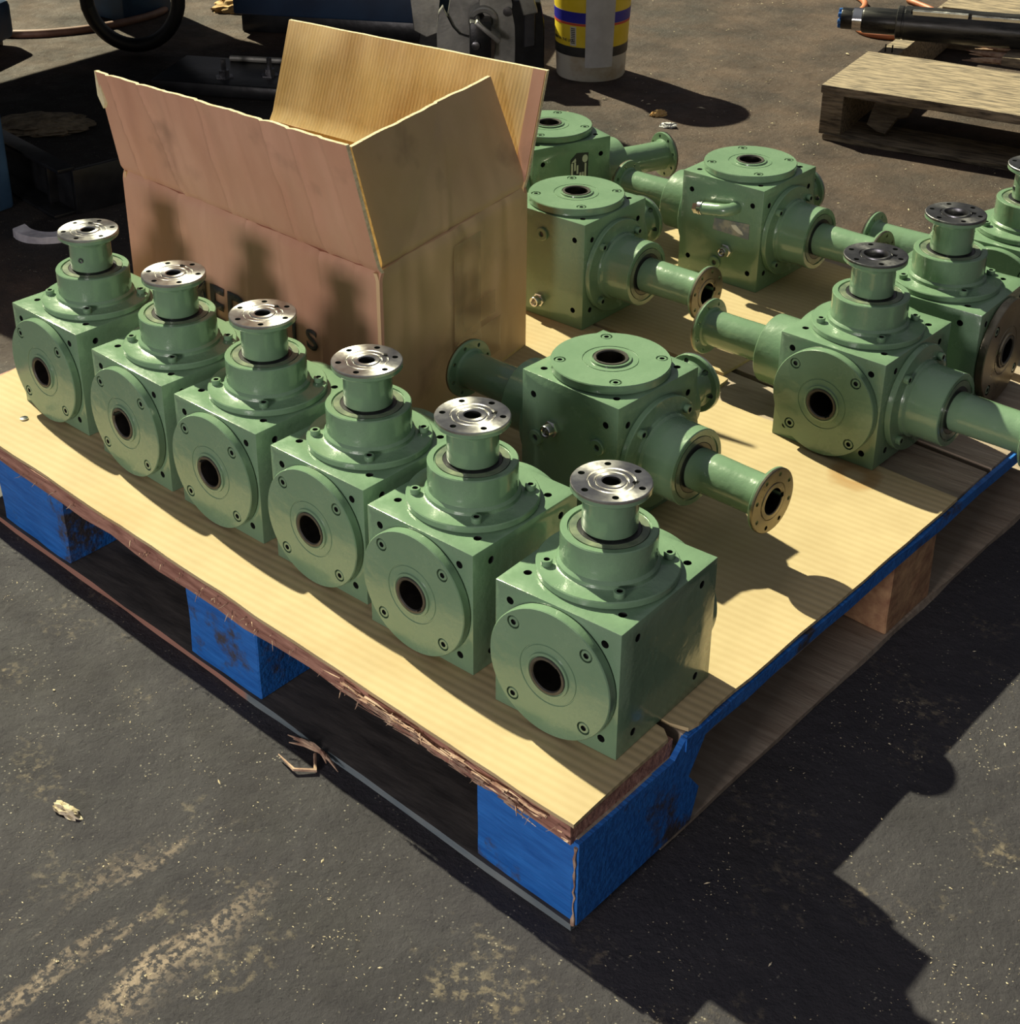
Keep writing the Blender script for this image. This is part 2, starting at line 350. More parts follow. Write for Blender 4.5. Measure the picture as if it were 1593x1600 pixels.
def lathe(bm, prof, seg=48, mtx=None, a0=0):
    rings = []
    allv = []
    for r, z in prof:
        if r < 1e-6:
            v = bm.verts.new((0, 0, z)); rings.append([v]); allv.append(v)
        else:
            ring = [bm.verts.new((r * math.cos(a0 + 2 * PI * i / seg), r * math.sin(a0 + 2 * PI * i / seg), z)) for i in range(seg)]
            rings.append(ring); allv += ring
    for a, b in zip(rings, rings[1:]):
        if len(a) == 1 and len(b) == 1: continue
        for i in range(seg):
            j = (i + 1) % seg
            if len(a) == 1: bm.faces.new((a[0], b[j], b[i]))
            elif len(b) == 1: bm.faces.new((a[i], a[j], b[0]))
            else: bm.faces.new((a[i], a[j], b[j], b[i]))
    if len(rings[0]) > 1 and prof[0] != prof[-1]: bm.faces.new(list(reversed(rings[0])))
    if len(rings[-1]) > 1 and prof[0] != prof[-1]: bm.faces.new(rings[-1])
    if prof[0] == prof[-1]:
        bmesh.ops.remove_doubles(bm, verts=rings[0] + rings[-1], dist=1e-6)
        allv = [v for v in allv if v.is_valid]
    if mtx: bmesh.ops.transform(bm, matrix=mtx, verts=allv)
    return allv

def ring_prof(ro, ri, z0, z1, b=0.004):
    return [(ri, z0), (ro, z0), (ro, z1 - b), (ro - b, z1), (ri + b, z1), (ri, z1 - b), (ri, z0)]

def cyl(bm, r, z0, z1, x=0, y=0, seg=20, mtx=None):
    m = Matrix.Translation((x, y, 0))
    if mtx: m = mtx @ m
    return lathe(bm, [(r, z0), (r, z1)], seg, m)

def cut(o, cutter_bm):
    bmesh.ops.scale(cutter_bm, vec=(U, U, U), verts=cutter_bm.verts)
    bmesh.ops.recalc_face_normals(cutter_bm, faces=cutter_bm.faces)
    me = bpy.data.meshes.new('tmp'); cutter_bm.to_mesh(me); cutter_bm.free()
    c = bpy.data.objects.new('tmp', me); COL.objects.link(c)
    # evaluated at the object's own origin
    par, lo, ro = o.parent, o.location.copy(), o.rotation_euler.copy()
    o.parent = None; o.location = (0, 0, 0); o.rotation_euler = (0, 0, 0)
    md = o.modifiers.new('b', 'BOOLEAN'); md.operation = 'DIFFERENCE'; md.object = c; md.solver = 'EXACT'
    md.use_self = True
    dg = bpy.context.evaluated_depsgraph_get(); dg.update()
    nm = bpy.data.meshes.new_from_object(o.evaluated_get(dg))
    nm.name = o.data.name
    o.modifiers.clear(); o.data = nm
    nm.shade_smooth(); nm.set_sharp_from_angle(angle=math.radians(32))
    o.parent = par; o.location = lo; o.rotation_euler = ro
    bpy.data.objects.remove(c); bpy.data.meshes.remove(me)

def frame(direction):
    """matrix taking +Z to the direction, with X,Y along the other body axes"""
    d = Vector(direction)
    if abs(d.z) > 0.5:
        return Matrix.Identity(4) if d.z > 0 else Matrix.Rotation(PI, 4, 'X')
    x = Vector((0, 0, 1)).cross(d).normalized(); y = d.cross(x)
    return Matrix((x, y, d)).transposed().to_4x4()

def tube_path(bm, pts, r, seg=12, closed=False):
    pts = [Vector(p) for p in pts]
    n = len(pts); rings = []
    prev = None
    for i, p in enumerate(pts):
        rr = r[i] if isinstance(r, (list, tuple)) else r
        d = (pts[min(i + 1, n - 1)] - pts[max(i - 1, 0)]).normalized()
        if prev is None:
            a = Vector((0, 0, 1)) if abs(d.z) < 0.9 else Vector((1, 0, 0))
            x = d.cross(a).normalized()
        else:
            x = (prev - d * prev.dot(d)).normalized()
        prev = x; y = d.cross(x)
        rings.append([bm.verts.new(p + x * math.cos(2 * PI * k / seg) * rr + y * math.sin(2 * PI * k / seg) * rr) for k in range(seg)])
    for a, b in zip(rings, rings[1:]):
        for k in range(seg): bm.faces.new((a[k], a[(k + 1) % seg], b[(k + 1) % seg], b[k]))
    bm.faces.new(list(reversed(rings[0]))); bm.faces.new(rings[-1])

def prism(bm, outline, t0, t1, mtx=None, bev=0):
    """outline in XY extruded along Z"""
    a = [bm.verts.new((x, y, t0)) for x, y in outline]; b = [bm.verts.new((x, y, t1)) for x, y in outline]
    n = len(a)
    f0 = bm.faces.new(list(reversed(a))); f1 = bm.faces.new(b)
    for i in range(n): bm.faces.new((a[i], a[(i + 1) % n], b[(i + 1) % n], b[i]))
    vs = a + b
    if bev:
        es = list({e for v in a + b for e in v.link_edges})
        r = bmesh.ops.bevel(bm, geom=es, offset=bev, segments=1, affect='EDGES')
        vs = list({v for v in vs if v.is_valid} | {v for f in r['faces'] for v in f.verts})
    if mtx: bmesh.ops.transform(bm, matrix=mtx, verts=vs)
    return vs

def crumple(bm, amp, freq, axis=None, seed=0):
    for v in bm.verts:
        n = noise.noise_vector(Vector(v.co) * freq + Vector((seed, seed * 2, seed)))
        if axis is None: v.co += n * amp
        else: v.co += Vector(axis) * n.x * amp

# ------------------------------------------------------------------ ground
def make_ground():
    bm = bmesh.new()
    nx, ny = 150, 150
    x0, x1, y0, y1 = -60, 30, -25, 60
    g = [[bm.verts.new((x0 + (x1 - x0) * i / nx, y0 + (y1 - y0) * j / ny, 0)) for j in range(ny + 1)] for i in range(nx + 1)]
    for i in range(nx):
        for j in range(ny): bm.faces.new((g[i][j], g[i + 1][j], g[i + 1][j + 1], g[i][j + 1]))
    for v in bm.verts:
        far = min(1, max(0, (v.co.y - 0.72 * v.co.x - 8) / 8))
        v.co.z = (noise.noise(v.co * 0.35) * 0.03 + noise.noise(v.co * 1.1) * 0.03) * far - 0.0
        v.co.z = min(v.co.z, 0.0)
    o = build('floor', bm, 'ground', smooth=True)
    tag(o, 'dark oily ground of the shop yard with brown dirt behind', 'ground', kind='structure')
make_ground()

# ------------------------------------------------------------------ main pallet
PC = Vector((0.13, -0.62, 0)); E1 = Vector((-0.9952, 0.0982, 0)); E2 = Vector((0.035, 0.9994, 0))
SLEN, TLEN = 8.0, 8.75
def pst(s, t, z=0):
    p = PC + E1 * s + E2 * t
    return Vector((p.x, p.y, z))
def pboard(bm, s0, s1, t0, t1, z0, z1, along='s', rough=0.01, step=0.35, seed=0, sag=0):
    """a sawn board in pallet coordinates with uneven edges"""
    L0, L1 = (s0, s1) if along == 's' else (t0, t1)
    n = max(2, int((L1 - L0) / step)); secs = []
    for i in range(n + 1):
        q = L0 + (L1 - L0) * i / n
        def j(k): return noise.noise(Vector((q * 1.7, k * 7.3, seed * 3.1))) * rough * 1.5
        a0, a1 = (t0, t1) if along == 's' else (s0, s1)
        dz = sag * math.sin(PI * i / n)
        pts = [(a0 + j(1), z0 + j(2) * .6 + dz), (a1 + j(3), z0 + j(4) * .6 + dz), (a1 + j(5), z1 + dz + min(0, j(6)) * .4), (a0 + j(7), z1 + dz + min(0, j(8)) * .4)]
        secs.append([bm.verts.new(pst(q, a, z) if along == 's' else pst(a, q, z)) for a, z in pts])
    for a, b in zip(secs, secs[1:]):
        for k in range(4): bm.faces.new((a[k], a[(k + 1) % 4], b[(k + 1) % 4], b[k]))
    bm.faces.new(list(reversed(secs[0]))); bm.faces.new(secs[-1])

def make_pallet():
    T = thing('pallet', 'blue painted wooden block pallet carrying the green gearboxes', 'pallet', W(0, 0, -Z0))
    dz = Vector((0, 0, Z0 * U))
    def add(name, bm, m, label=None, parent=T):
        o = build(name, bm, m, parent, smooth=False)
        if parent is T: o.location = dz
        if label: o['label'] = label
        return o
    # top deck boards, running along the front edge
    ts = [(-0.03, 1.05), (1.16, 1.95), (2.15, 2.95), (3.15, 3.95), (4.15, 4.92), (5.02, 5.68), (5.77, 6.5), (6.66, 7.4), (7.55, TLEN)]
    for i, (a, b) in enumerate(ts):
        bm = bmesh.new(); pboard(bm, 0.0 if i else 0.02, SLEN, a, b, -0.165 if i else -0.19, -0.032, 's', 0.022 if i == 0 else 0.008, seed=i)
        add('deck_board', bm, 'deck_red' if i == 0 else 'deck_wood', 'splintered reddish front deck board' if i == 0 else None)
    # blue painted board edge along the right side: the stringer board under the deck ends
    for i, (a, b) in enumerate(((-0.035, 0.62), (3.3, 4.2), (7.2, 8.0))):
        bm = bmesh.new(); pboard(bm, a, b, 0.0, TLEN, -0.22 if i else -0.21, -0.166 if i else -0.05, 't', 0.006, seed=20 + i)
        if i == 0:
            bm.free(); bm = bmesh.new()
            pboard(bm, -0.045, -0.005, 1.15, TLEN, -0.155, -0.05, 't', 0.012, seed=21)
            add('side_edge_board', bm, 'blue', 'blue painted edge board along the right side')
            bm = bmesh.new(); pboard(bm, 0.0, 0.62, 0.03, TLEN, -0.22, -0.166, 't', 0.006, seed=22)
        add('stringer_board', bm, 'deck_wood')
    # blocks
    sb = [(0.0, 0.87), (3.2, 4.1), (5.87, 6.95)]
    tb = [(0.0, 1.2), (4.1, 4.85), (7.7, TLEN)]
    for i, (s0, s1) in enumerate(sb):
        for j, (t0, t1) in enumerate(tb):
            bm = bmesh.new()
            if j == 0:
                add_box(bm, (s0, t0, -0.86), (s1, t1, -0.192), 0.012, seg=1)
            else:
                add_box(bm, (s0, t0, -0.86), (s1, t1, -0.22), 0.012, seg=1)
            bmesh.ops.subdivide_edges(bm, edges=bm.edges, cuts=5, use_grid_fill=True)
            for v in bm.verts:
                s, t, z = v.co; v.co = pst(s, t, z)
                v.co += noise.noise_vector(v.co * 3.1 + Vector((i, j, 0))) * 0.012
            m = 'block_wood' if (i == 0 and j == 1) else 'blue'
            add('block', bm, m, 'raw brown wood block, middle of the right side' if m == 'block_wood' else 'blue painted wood block')
    # near corner: blue board end rising to the cardboard, at right side
    bm = bmesh.new()
    out = [(0.0, -0.86), (1.28, -0.86), (1.36, -0.60), (1.22, -0.42), (1.38, -0.19), (1.45, -0.04), (1.17, -0.04), (1.03, -0.165), (0.0, -0.17)]
    a = [bm.verts.new(pst(-0.035, t, z)) for t, z in out]; b = [bm.verts.new(pst(0.01, t, z)) for t, z in out]
    bm.faces.new(a); bm.faces.new(list(reversed(b)))
    for i in range(len(a)): bm.faces.new((a[i], b[i], b[(i + 1) % len(a)], a[(i + 1) % len(a)]))
    add('corner_cladding', bm, 'blue', 'chipped blue painted corner face')
    # bottom boards
    for nm, s0, s1, t0, t1, al, m, sg in (('bottom_board', 0, SLEN, -0.02, 0.95, 's', 'bottom_grey', 0.0), ('bottom_board', -0.02, 1.0, 0.96, TLEN, 't', 'deck_wood', 0),
                              ('bottom_board', 3.2, 4.1, 0.96, TLEN, 't', 'deck_wood', 0), ('bottom_board', 6.9, SLEN, 0.96, TLEN, 't', 'deck_wood', 0)):
        bm = bmesh.new(); pboard(bm, s0, s1, t0, t1, -0.922, -0.862, al, 0.012, step=0.25, seed=int(s0 * 3 + t0 * 5) + 40)
        o = add(nm, bm, m)
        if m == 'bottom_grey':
            o['label'] = 'front runner, reddish then grey edge, dark top'
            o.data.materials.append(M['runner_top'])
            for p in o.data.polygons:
                if abs(p.normal.z) > 0.6: p.material_index = 1  # upward and downward faces take the darker wood
    # bare wood showing down the worn near corner
    bm = bmesh.new(); pts = []; rr = []
    for k in range(15):
        z = -0.86 + 0.66 * k / 14; n_ = noise.noise(Vector((k * .9, 3, 1)))
        pts.append(pst(-0.012 + .012 * n_, -0.012 - .01 * n_, z)); rr.append(0.004 + 0.030 * abs(noise.noise(Vector((k * 1.3, 9, 2)))) + (.012 if k < 2 else 0))
    tube_path(bm, pts, rr, 6); add('worn_corner', bm, 'splinter', 'bare wood of the worn block corner')
    # splinters along the broken front edge
    bm = bmesh.new(); rnd = random.Random(3)
    for k in range(150):
        s = rnd.uniform(0.0, 2.2) if k < 80 else rnd.uniform(0, 7.5)
        L = rnd.uniform(0.05, 0.36) * (1 if k < 80 else 0.22)
        z = rnd.uniform(-0.14, -0.035); t = -0.055 - rnd.uniform(0, 0.02)
        p = pst(s, t, z); d = (E1 * (1 if rnd.random() < .6 else -1) + Vector((0, -0.05 * rnd.random(), rnd.uniform(-.10, .03)))).normalized()
        if k >= 80: d = Vector((rnd.uniform(-.6, .6), -0.5, rnd.uniform(-1, .2))).normalized()
        w = rnd.uniform(0.004, 0.011) * (1 if k < 80 else .6)
        tube_path(bm, [p, p + d * L * .5 + Vector((0, 0, rnd.uniform(-.01, .01))), p + d * L], [w, w * .8, w * .2], 4)
    add('splinters', bm, 'splinter', 'pale torn splinters on the front edge')['kind'] = 'stuff'
    # torn wood sliver on the lower front edge
    bm = bmesh.new()
    c = pst(2.45, -0.045, -0.88)
    for k in range(14):
        sg = 1 if k % 3 else -1
        d = (E1 * sg * rnd.uniform(.7, 1) + Vector((0, -rnd.uniform(0, .35), rnd.uniform(-.08, .30)))).normalized() * rnd.uniform(.08, .30)
        tube_path(bm, [c, c + d * .5 + Vector((0, 0, .01)), c + d + Vector((0, 0, -.015))], [.020, .014, .003], 5)
    tube_path(bm, [c + Vector((-.02, -.04, -.01)), c + Vector((.10, -.16, -.02)), c + Vector((-.02, -.26, -.01)), c + Vector((-.22, -.22, 0))], [.012, .018, .014, .004], 5)
    add('torn_sliver', bm, 'splinter', 'torn reddish sliver at the lower front board')
make_pallet()

def sheet(name, outline, label, seed=0, material='sheet', zt=0.0, th=0.03, step=0.22):
    pts = []
    n = len(outline)
    for i in range(n):
        a, b = Vector(outline[i]), Vector(outline[(i + 1) % n])
        k = max(1, int((b - a).length / step))
        for q in range(k):
            p = a.lerp(b, q / k)
            nn = noise.noise_vector(Vector((p.x * 2.3, p.y * 2.3, seed)))
            pts.append((p.x + nn.x * 0.018, p.y + nn.y * 0.018))
    bm = bmesh.new()
    org = pst(outline[0][0], outline[0][1], 0)
    w = [pst(s, t, 0) - org for s, t in pts]
    prism(bm, [(v.x, v.y) for v in w], -th, 0)
    o = build(name, bm, material, smooth=False)
    o.location = W(org.x, org.y, zt)
    tag(o, label, 'cardboard sheet', 'cardboard sheets under the gearboxes')
    return o
sheet('cardboard_sheet', [(0.0, -0.04), (0.02, 1.02), (0.1, 1.08), (7.95, 1.08), (7.9, 0.5), (7.8, -0.03)],
      'long cardboard strip along the pallet front edge under the six gearboxes', 1)
sheet('cardboard_sheet', [(-0.03, 1.3), (-0.03, 5.08), (2.55, 5.1), (2.6, 5.5), (7.9, 5.5), (7.95, 1.15), (0.12, 1.15), (-0.01, 1.2)],
      'large cardboard sheet on the middle of the pallet out to its blue edge', 2, 'sheet_ring')
sheet('cardboard_sheet', [(2.7, 5.56), (2.6, 8.5), (7.9, 8.6), (7.9, 5.56)],
      'cardboard sheet at the back of the pallet beneath the far gearboxes', 3)

# ------------------------------------------------------------------ gearboxes
B = 1.13
M['hole_shade'] = mat('dark_hole_shade', (0.010, 0.012, 0.011), (0.03, 0.032, 0.03), scale=90, rough=0.5, metal=0.3)  # bare steel in holes and sockets, near black to paint their inner shade
def darken(o, test):
    o.data.materials.append(M['hole_shade']); idx = len(o.data.materials) - 1
    for p in o.data.polygons:
        if test(p.center / U, p.normal, p): p.material_index = idx
    return o
def screw_mesh():
    bm = bmesh.new()
    lathe(bm, [(0.0, -0.03), (0.018, -0.03), (0.018, 0.0), (0.038, 0.0), (0.040, 0.004), (0.040, 0.036), (0.036, 0.041), (0.021, 0.041), (0.021, 0.016), (0, 0.016)], 20)
    o = build('cap_screw', bm, 'paint'); darken(o, lambda c, n, p: c.xy.length < 0.0215 and c.z > 0.004 and c.z < 0.040); me = o.data; bpy.data.objects.remove(o); return me
SCREW = screw_mesh()
def screws(parent, r, z, mtx=None, n=4, a0=PI / 4):
    for k in range(n):
        o = bpy.data.objects.new('cap_screw', SCREW); COL.objects.link(o); o.parent = parent
        o.location = (r * math.cos(a0 + k * 2 * PI / n) * U, r * math.sin(a0 + k * 2 * PI / n) * U, z * U)

def place_part(o, mtx, origin):
    """mtx: rotation 4x4, origin in units"""
    o.matrix_parent_inverse = Matrix.Identity(4)
    m = Matrix.Translation(Vector(origin) * U) @ mtx
    o.location = m.translation; o.rotation_euler = m.to_euler()

CACHE = {}
def cached(key, name, fn):
    if key in CACHE:
        o = bpy.data.objects.new(name, CACHE[key]); COL.objects.link(o); return o
    o = fn(); CACHE[key] = o.data; return o

def cover_part(T, mtx, origin, key_angle, material='paint'):
    def mk():
        bm = bmesh.new()
        lathe(bm, [(0, 0), (0.474, 0), (0.486, 0.012), (0.486, 0.072), (0.480, 0.080), (0.232, 0.080), (0.229, 0.074), (0.223, 0.074), (0.220, 0.080), (0.170, 0.080), (0.166, 0.094), (0.150, 0.096), (0.146, 0.088), (0, 0.088)], 96)
        o = build('cover_plate', bm, material)
        c = bmesh.new()
        cyl(c, 0.128, -0.1, 0.2, seg=48)
        for k in range(4):
            a = PI / 4 + k * PI / 2; cyl(c, 0.050, 0.038, 0.2, 0.41 * math.cos(a), 0.41 * math.sin(a))
        cut(o, c); return o
    o = cached('cover' + material, 'cover_plate', mk); o.parent = T; place_part(o, mtx, origin)
    screws(o, 0.41, 0.0375)
    def mk2():
        bm = bmesh.new()
        lathe(bm, [(0.114, -0.50), (0.127, -0.50), (0.127, 0.088), (0.140, 0.088), (0.142, 0.094), (0.139, 0.100), (0.121, 0.100), (0.114, 0.090), (0.114, -0.50)], 48)
        s = build('bore_sleeve', bm, 'bore_rim')
        c = bmesh.new(); add_box(c, (0.09, -0.026, -0.6), (0.1255, 0.026, 0.2)); cut(s, c)
        s.data.materials.append(M['bore'])
        for p in s.data.polygons:
            cx = sum((s.data.vertices[v].co.xy.length for v in p.vertices)) / len(p.vertices)
            if cx < 0.1225 * U and p.center.z < 0.09 * U: p.material_index = 1
        return s
    s = cached('sleeve', 'bore_sleeve', mk2); s.parent = o
    s.rotation_euler = (0, 0, key_angle)
    return o

def hub_part(T, mtx, origin, length, worn=False):
    def mk():
        bm = bmesh.new()
        h = length
        lathe(bm, [(0.17, 0), (0.472, 0), (0.480, 0.008), (0.480, 0.048), (0.473, 0.056), (0.362, 0.056), (0.348, 0.062), (0.343, 0.078), (0.345, 0.090), (0.332, 0.104), (0.325, 0.110),
                   (0.325, h - 0.008), (0.318, h), (0.278, h), (0.276, h - 0.010), (0.266, h - 0.010), (0.264, h - 0.02), (0.17, h - 0.02), (0.17, 0)], 72)
        return build('bearing_hub', bm, 'paint')
    o = cached('hub%.2f' % length, 'bearing_hub', mk); o.parent = T; place_part(o, mtx, origin)
    screws(o, 0.41, 0.056)
    def mk2():
        bm = bmesh.new(); lathe(bm, ring_prof(0.213, 0.15, -0.01, 0.004), 48); return build('oil_seal', bm, 'rubber')
    s = cached('seal', 'oil_seal', mk2); s.parent = o; s.location = (0, 0, (length - 0.008) * U)
    def mk3():
        bm = bmesh.new(); lathe(bm, ring_prof(0.263, 0.2135, -0.012, 0.005, 0.002), 64); return build('bearing_face', bm, 'paint_worn_shade')
    s = cached('bface', 'bearing_face', mk3); s.parent = o; s.location = (0, 0, (length - 0.008) * U); s['label'] = 'greasy ring with the flange shadow in its dark colour'
    return o

def short_shaft(T, mtx, origin, face='steel', plug=False, spin=0.2):
    def mk():
        bm = bmesh.new()
        lathe(bm, [(0, 0.18), (0.155, 0.18), (0.155, 0.335), (0.185, 0.335), (0.187, 0.345), (0.184, 0.56), (0.192, 0.59), (0.215, 0.612), (0.262, 0.618), (0.267, 0.625), (0.267, 0.652), (0, 0.652)], 64)
        o = build('output_shaft', bm, 'paint')
        c = bmesh.new()
        for k in range(6):
            a = k * PI / 3; cyl(c, 0.025, 0.55, 0.8, 0.213 * math.cos(a), 0.213 * math.sin(a))
        cyl(c, 0.10, 0.45, 0.8, seg=32)
        cut(o, c)
        return darken(o, lambda q, n, p: q.z > 0.62 and abs(n.z) < 0.3 and (abs((q.xy - Vector((0.213 * math.cos(round(math.atan2(q.y, q.x) / (PI / 3)) * PI / 3), 0.213 * math.sin(round(math.atan2(q.y, q.x) / (PI / 3)) * PI / 3)))).length - 0.0245) < 0.003 or q.xy.length < 0.101))
    o = cached('short', 'output_shaft', mk); o.parent = T
    place_part(o, mtx @ Matrix.Rotation(spin, 4, 'Z'), origin)
    def mk2():
        bm = bmesh.new()
        if face == 'steel':
            prof = [(0, 0.45), (0.052, 0.45), (0.052, 0.668), (0.060, 0.676), (0.098, 0.676), (0.104, 0.670), (0.108, 0.662), (0.114, 0.662), (0.118, 0.672), (0.146, 0.672), (0.150, 0.664), (0.156, 0.664), (0.160, 0.673), (0.262, 0.673), (0.2675, 0.668), (0.2675, 0.652), (0, 0.652)]
            prof = [(0.100, 0.50)] + [(0.064, 0.50), (0.061, 0.668), (0.068, 0.676), (0.096, 0.676), (0.101, 0.671), (0.104, 0.660), (0.112, 0.660), (0.116, 0.672), (0.146, 0.672), (0.150, 0.662), (0.157, 0.662), (0.161, 0.673), (0.262, 0.673), (0.2675, 0.668), (0.2675, 0.652), (0.100, 0.652), (0.100, 0.50)]
        else:
            prof = [(0.100, 0.50), (0.070, 0.50), (0.072, 0.600), (0.094, 0.605), (0.097, 0.665), (0.104, 0.680), (0.124, 0.680), (0.128, 0.662), (0.138, 0.662), (0.142, 0.672), (0.262, 0.673), (0.2675, 0.668), (0.2675, 0.652), (0.100, 0.652), (0.100, 0.50)]
        lathe(bm, prof, 64)
        s = build('flange_face', bm, face)
        c = bmesh.new()
        for k in range(6):
            a = k * PI / 3; cyl(c, 0.023, 0.55, 0.8, 0.213 * math.cos(a), 0.213 * math.sin(a))
        add_box(c, (0.126, 0.03, 0.655), (0.165, 0.075, 0.70))
        if face != 'steel':
            for k in range(10):
                a = k * PI / 5; add_box(c, (0.05, -0.009, 0.45), (0.082, 0.009, 0.7), mtx=Matrix.Rotation(a, 4, 'Z'))
        cut(s, c)
        return darken(s, lambda q, n, p: (abs(n.z) < 0.3 and q.xy.length < 0.073 and q.z < 0.668) or (abs(n.z) < 0.3 and 0.18 < q.xy.length < 0.245) or (q.z < 0.662 and 0.12 < q.xy.length < 0.17 and n.z > .5))
    s = cached('sface' + face, 'flange_face', mk2); s.parent = o
    if plug:
        bm = bmesh.new(); lathe(bm, ring_prof(0.022, 0.012, 0, 0.012, 0.002), 16)
        p = build('grease_plug', bm, 'steel_dark', o)
        place_part(p, frame((math.cos(plug), math.sin(plug), 0)), (0.182 * math.cos(plug), 0.182 * math.sin(plug), 0.43))
    return o

def long_shaft(T, mtx, origin, face='steel_brown', plug=False, spin=0.1):
    def mk():
        bm = bmesh.new()
        lathe(bm, [(0.125, 0.2), (0.155, 0.2), (0.155, 0.415), (0.174, 0.415), (0.177, 0.425), (0.170, 0.80), (0.170, 1.02), (0.176, 1.06), (0.19, 1.076), (0.262, 1.080), (0.268, 1.086), (0.268, 1.104), (0.125, 1.104), (0.125, 0.2)], 64)
        o = build('drive_tube', bm, 'paint')
        c = bmesh.new()
        for k in range(8):
            a = (k + .5) * PI / 4; cyl(c, 0.019, 1.0, 1.3, 0.222 * math.cos(a), 0.222 * math.sin(a))
        cut(o, c); return o
    o = cached('long', 'drive_tube', mk); o.parent = T
    place_part(o, mtx @ Matrix.Rotation(spin, 4, 'Z'), origin)
    def mk2():
        bm = bmesh.new()
        lathe(bm, [(0.108, 0.70), (0.125, 0.70), (0.125, 1.104), (0.2685, 1.104), (0.2685, 1.120), (0.262, 1.126), (0.160, 1.126), (0.156, 1.120), (0.152, 1.120), (0.148, 1.130), (0.115, 1.130), (0.108, 1.124), (0.108, 0.70)], 64)
        s = build('flange_face', bm, face)
        c = bmesh.new()
        for k in range(8):
            a = (k + .5) * PI / 4; cyl(c, 0.019, 1.0, 1.3, 0.222 * math.cos(a), 0.222 * math.sin(a))
        add_box(c, (0.09, -0.022, 0.6), (0.132, 0.022, 1.3))
        cut(s, c); return s
    s = cached('lface' + face, 'flange_face', mk2); s.parent = o
    if plug:
        bm = bmesh.new(); lathe(bm, ring_prof(0.022, 0.012, 0, 0.012, 0.002), 16)
        p = build('grease_plug', bm, 'steel_dark', o)
        place_part(p, frame((0, -1, 0)), (0, -0.172, 0.52))
    return o

def housing_part(T, bore):
    """bore = axis index; origin at base centre"""
    def mk():
        s = [1, 1, 1]; s[bore] = B
        bm = bmesh.new(); add_box(bm, (-s[0] / 2, -s[1] / 2, -s[2] / 2), (s[0] / 2, s[1] / 2, s[2] / 2), 0.006, seg=2)
        o = build('housing', bm, 'paint')
        c = bmesh.new()
        for ax in range(3):
            for sg in (-1, 1):
                d = [0, 0, 0]; d[ax] = sg
                a2 = [k for k in range(3) if k != ax]
                for p in (-1, 1):
                    for q in (-1, 1):
                        pos = [0, 0, 0]; pos[ax] = sg * s[ax] / 2
                        pos[a2[0]] = p * 0.378; pos[a2[1]] = q * 0.378
                        m = Matrix.Translation(pos) @ frame(d)
                        lathe(c, [(0.029, -0.085), (0.029, 0.05)], 18, m)
        d = [0, 0, 0]; d[bore] = 1
        lathe(c, [(0.1285, -1), (0.1285, 1)], 40, frame(d))
        cut(o, c)
        return darken(o, lambda q, n, p: all(abs(q[k]) < s[k] / 2 - 0.012 for k in range(3)))
    o = cached('house%d' % bore, 'housing', mk); o.parent = T
    h = B if bore == 2 else 1.0
    o.location = (0, 0, h / 2 * U)
    return o

ROWG = 'green gearboxes standing in a row along the pallet front'
BACKG = 'green gearboxes with long drive tubes on the back of the pallet'
def gearbox(label, corner, deg, bore, shorts=(), longs=(), group=None, key=0.6, face='steel', covermat='paint', lplug=False, splug=False):
    """corner = position of the right front bottom corner in deck coordinates"""
    th = math.radians(deg)
    sx, sy = (B if bore == 0 else 1), (B if bore == 1 else 1)
    c = Matrix.Rotation(th, 3, 'Z') @ Vector((-sx / 2, sy / 2, 0))
    T = thing('gearbox', label, 'gearbox', W(corner[0] + c.x, corner[1] + c.y, 0.001), th, group)
    housing_part(T, bore)
    h = B if bore == 2 else 1.0
    half = [0.5, 0.5, h / 2]; half[bore] = B / 2
    def org(d): return (d[0] * half[0], d[1] * half[1], h / 2 + d[2] * half[2])
    for sg in (-1, 1):
        d = [0, 0, 0]; d[bore] = sg
        if bore == 2 and sg == -1: continue
        cover_part(T, frame(d), org(d), key, covermat)
    for i, d in enumerate(shorts):
        hub_part(T, frame(d), org(d), 0.325); short_shaft(T, frame(d), org(d), face, splug if i == 0 else False)
    for d in longs:
        hub_part(T, frame(d), org(d), 0.405); long_shaft(T, frame(d), org(d), plug=(lplug and d == longs[0]))
    return T, half, h

def copy_tree(o, parent=None):
    c = o.copy(); COL.objects.link(c); c.parent = parent
    for ch in o.children: copy_tree(ch, c)
    return c

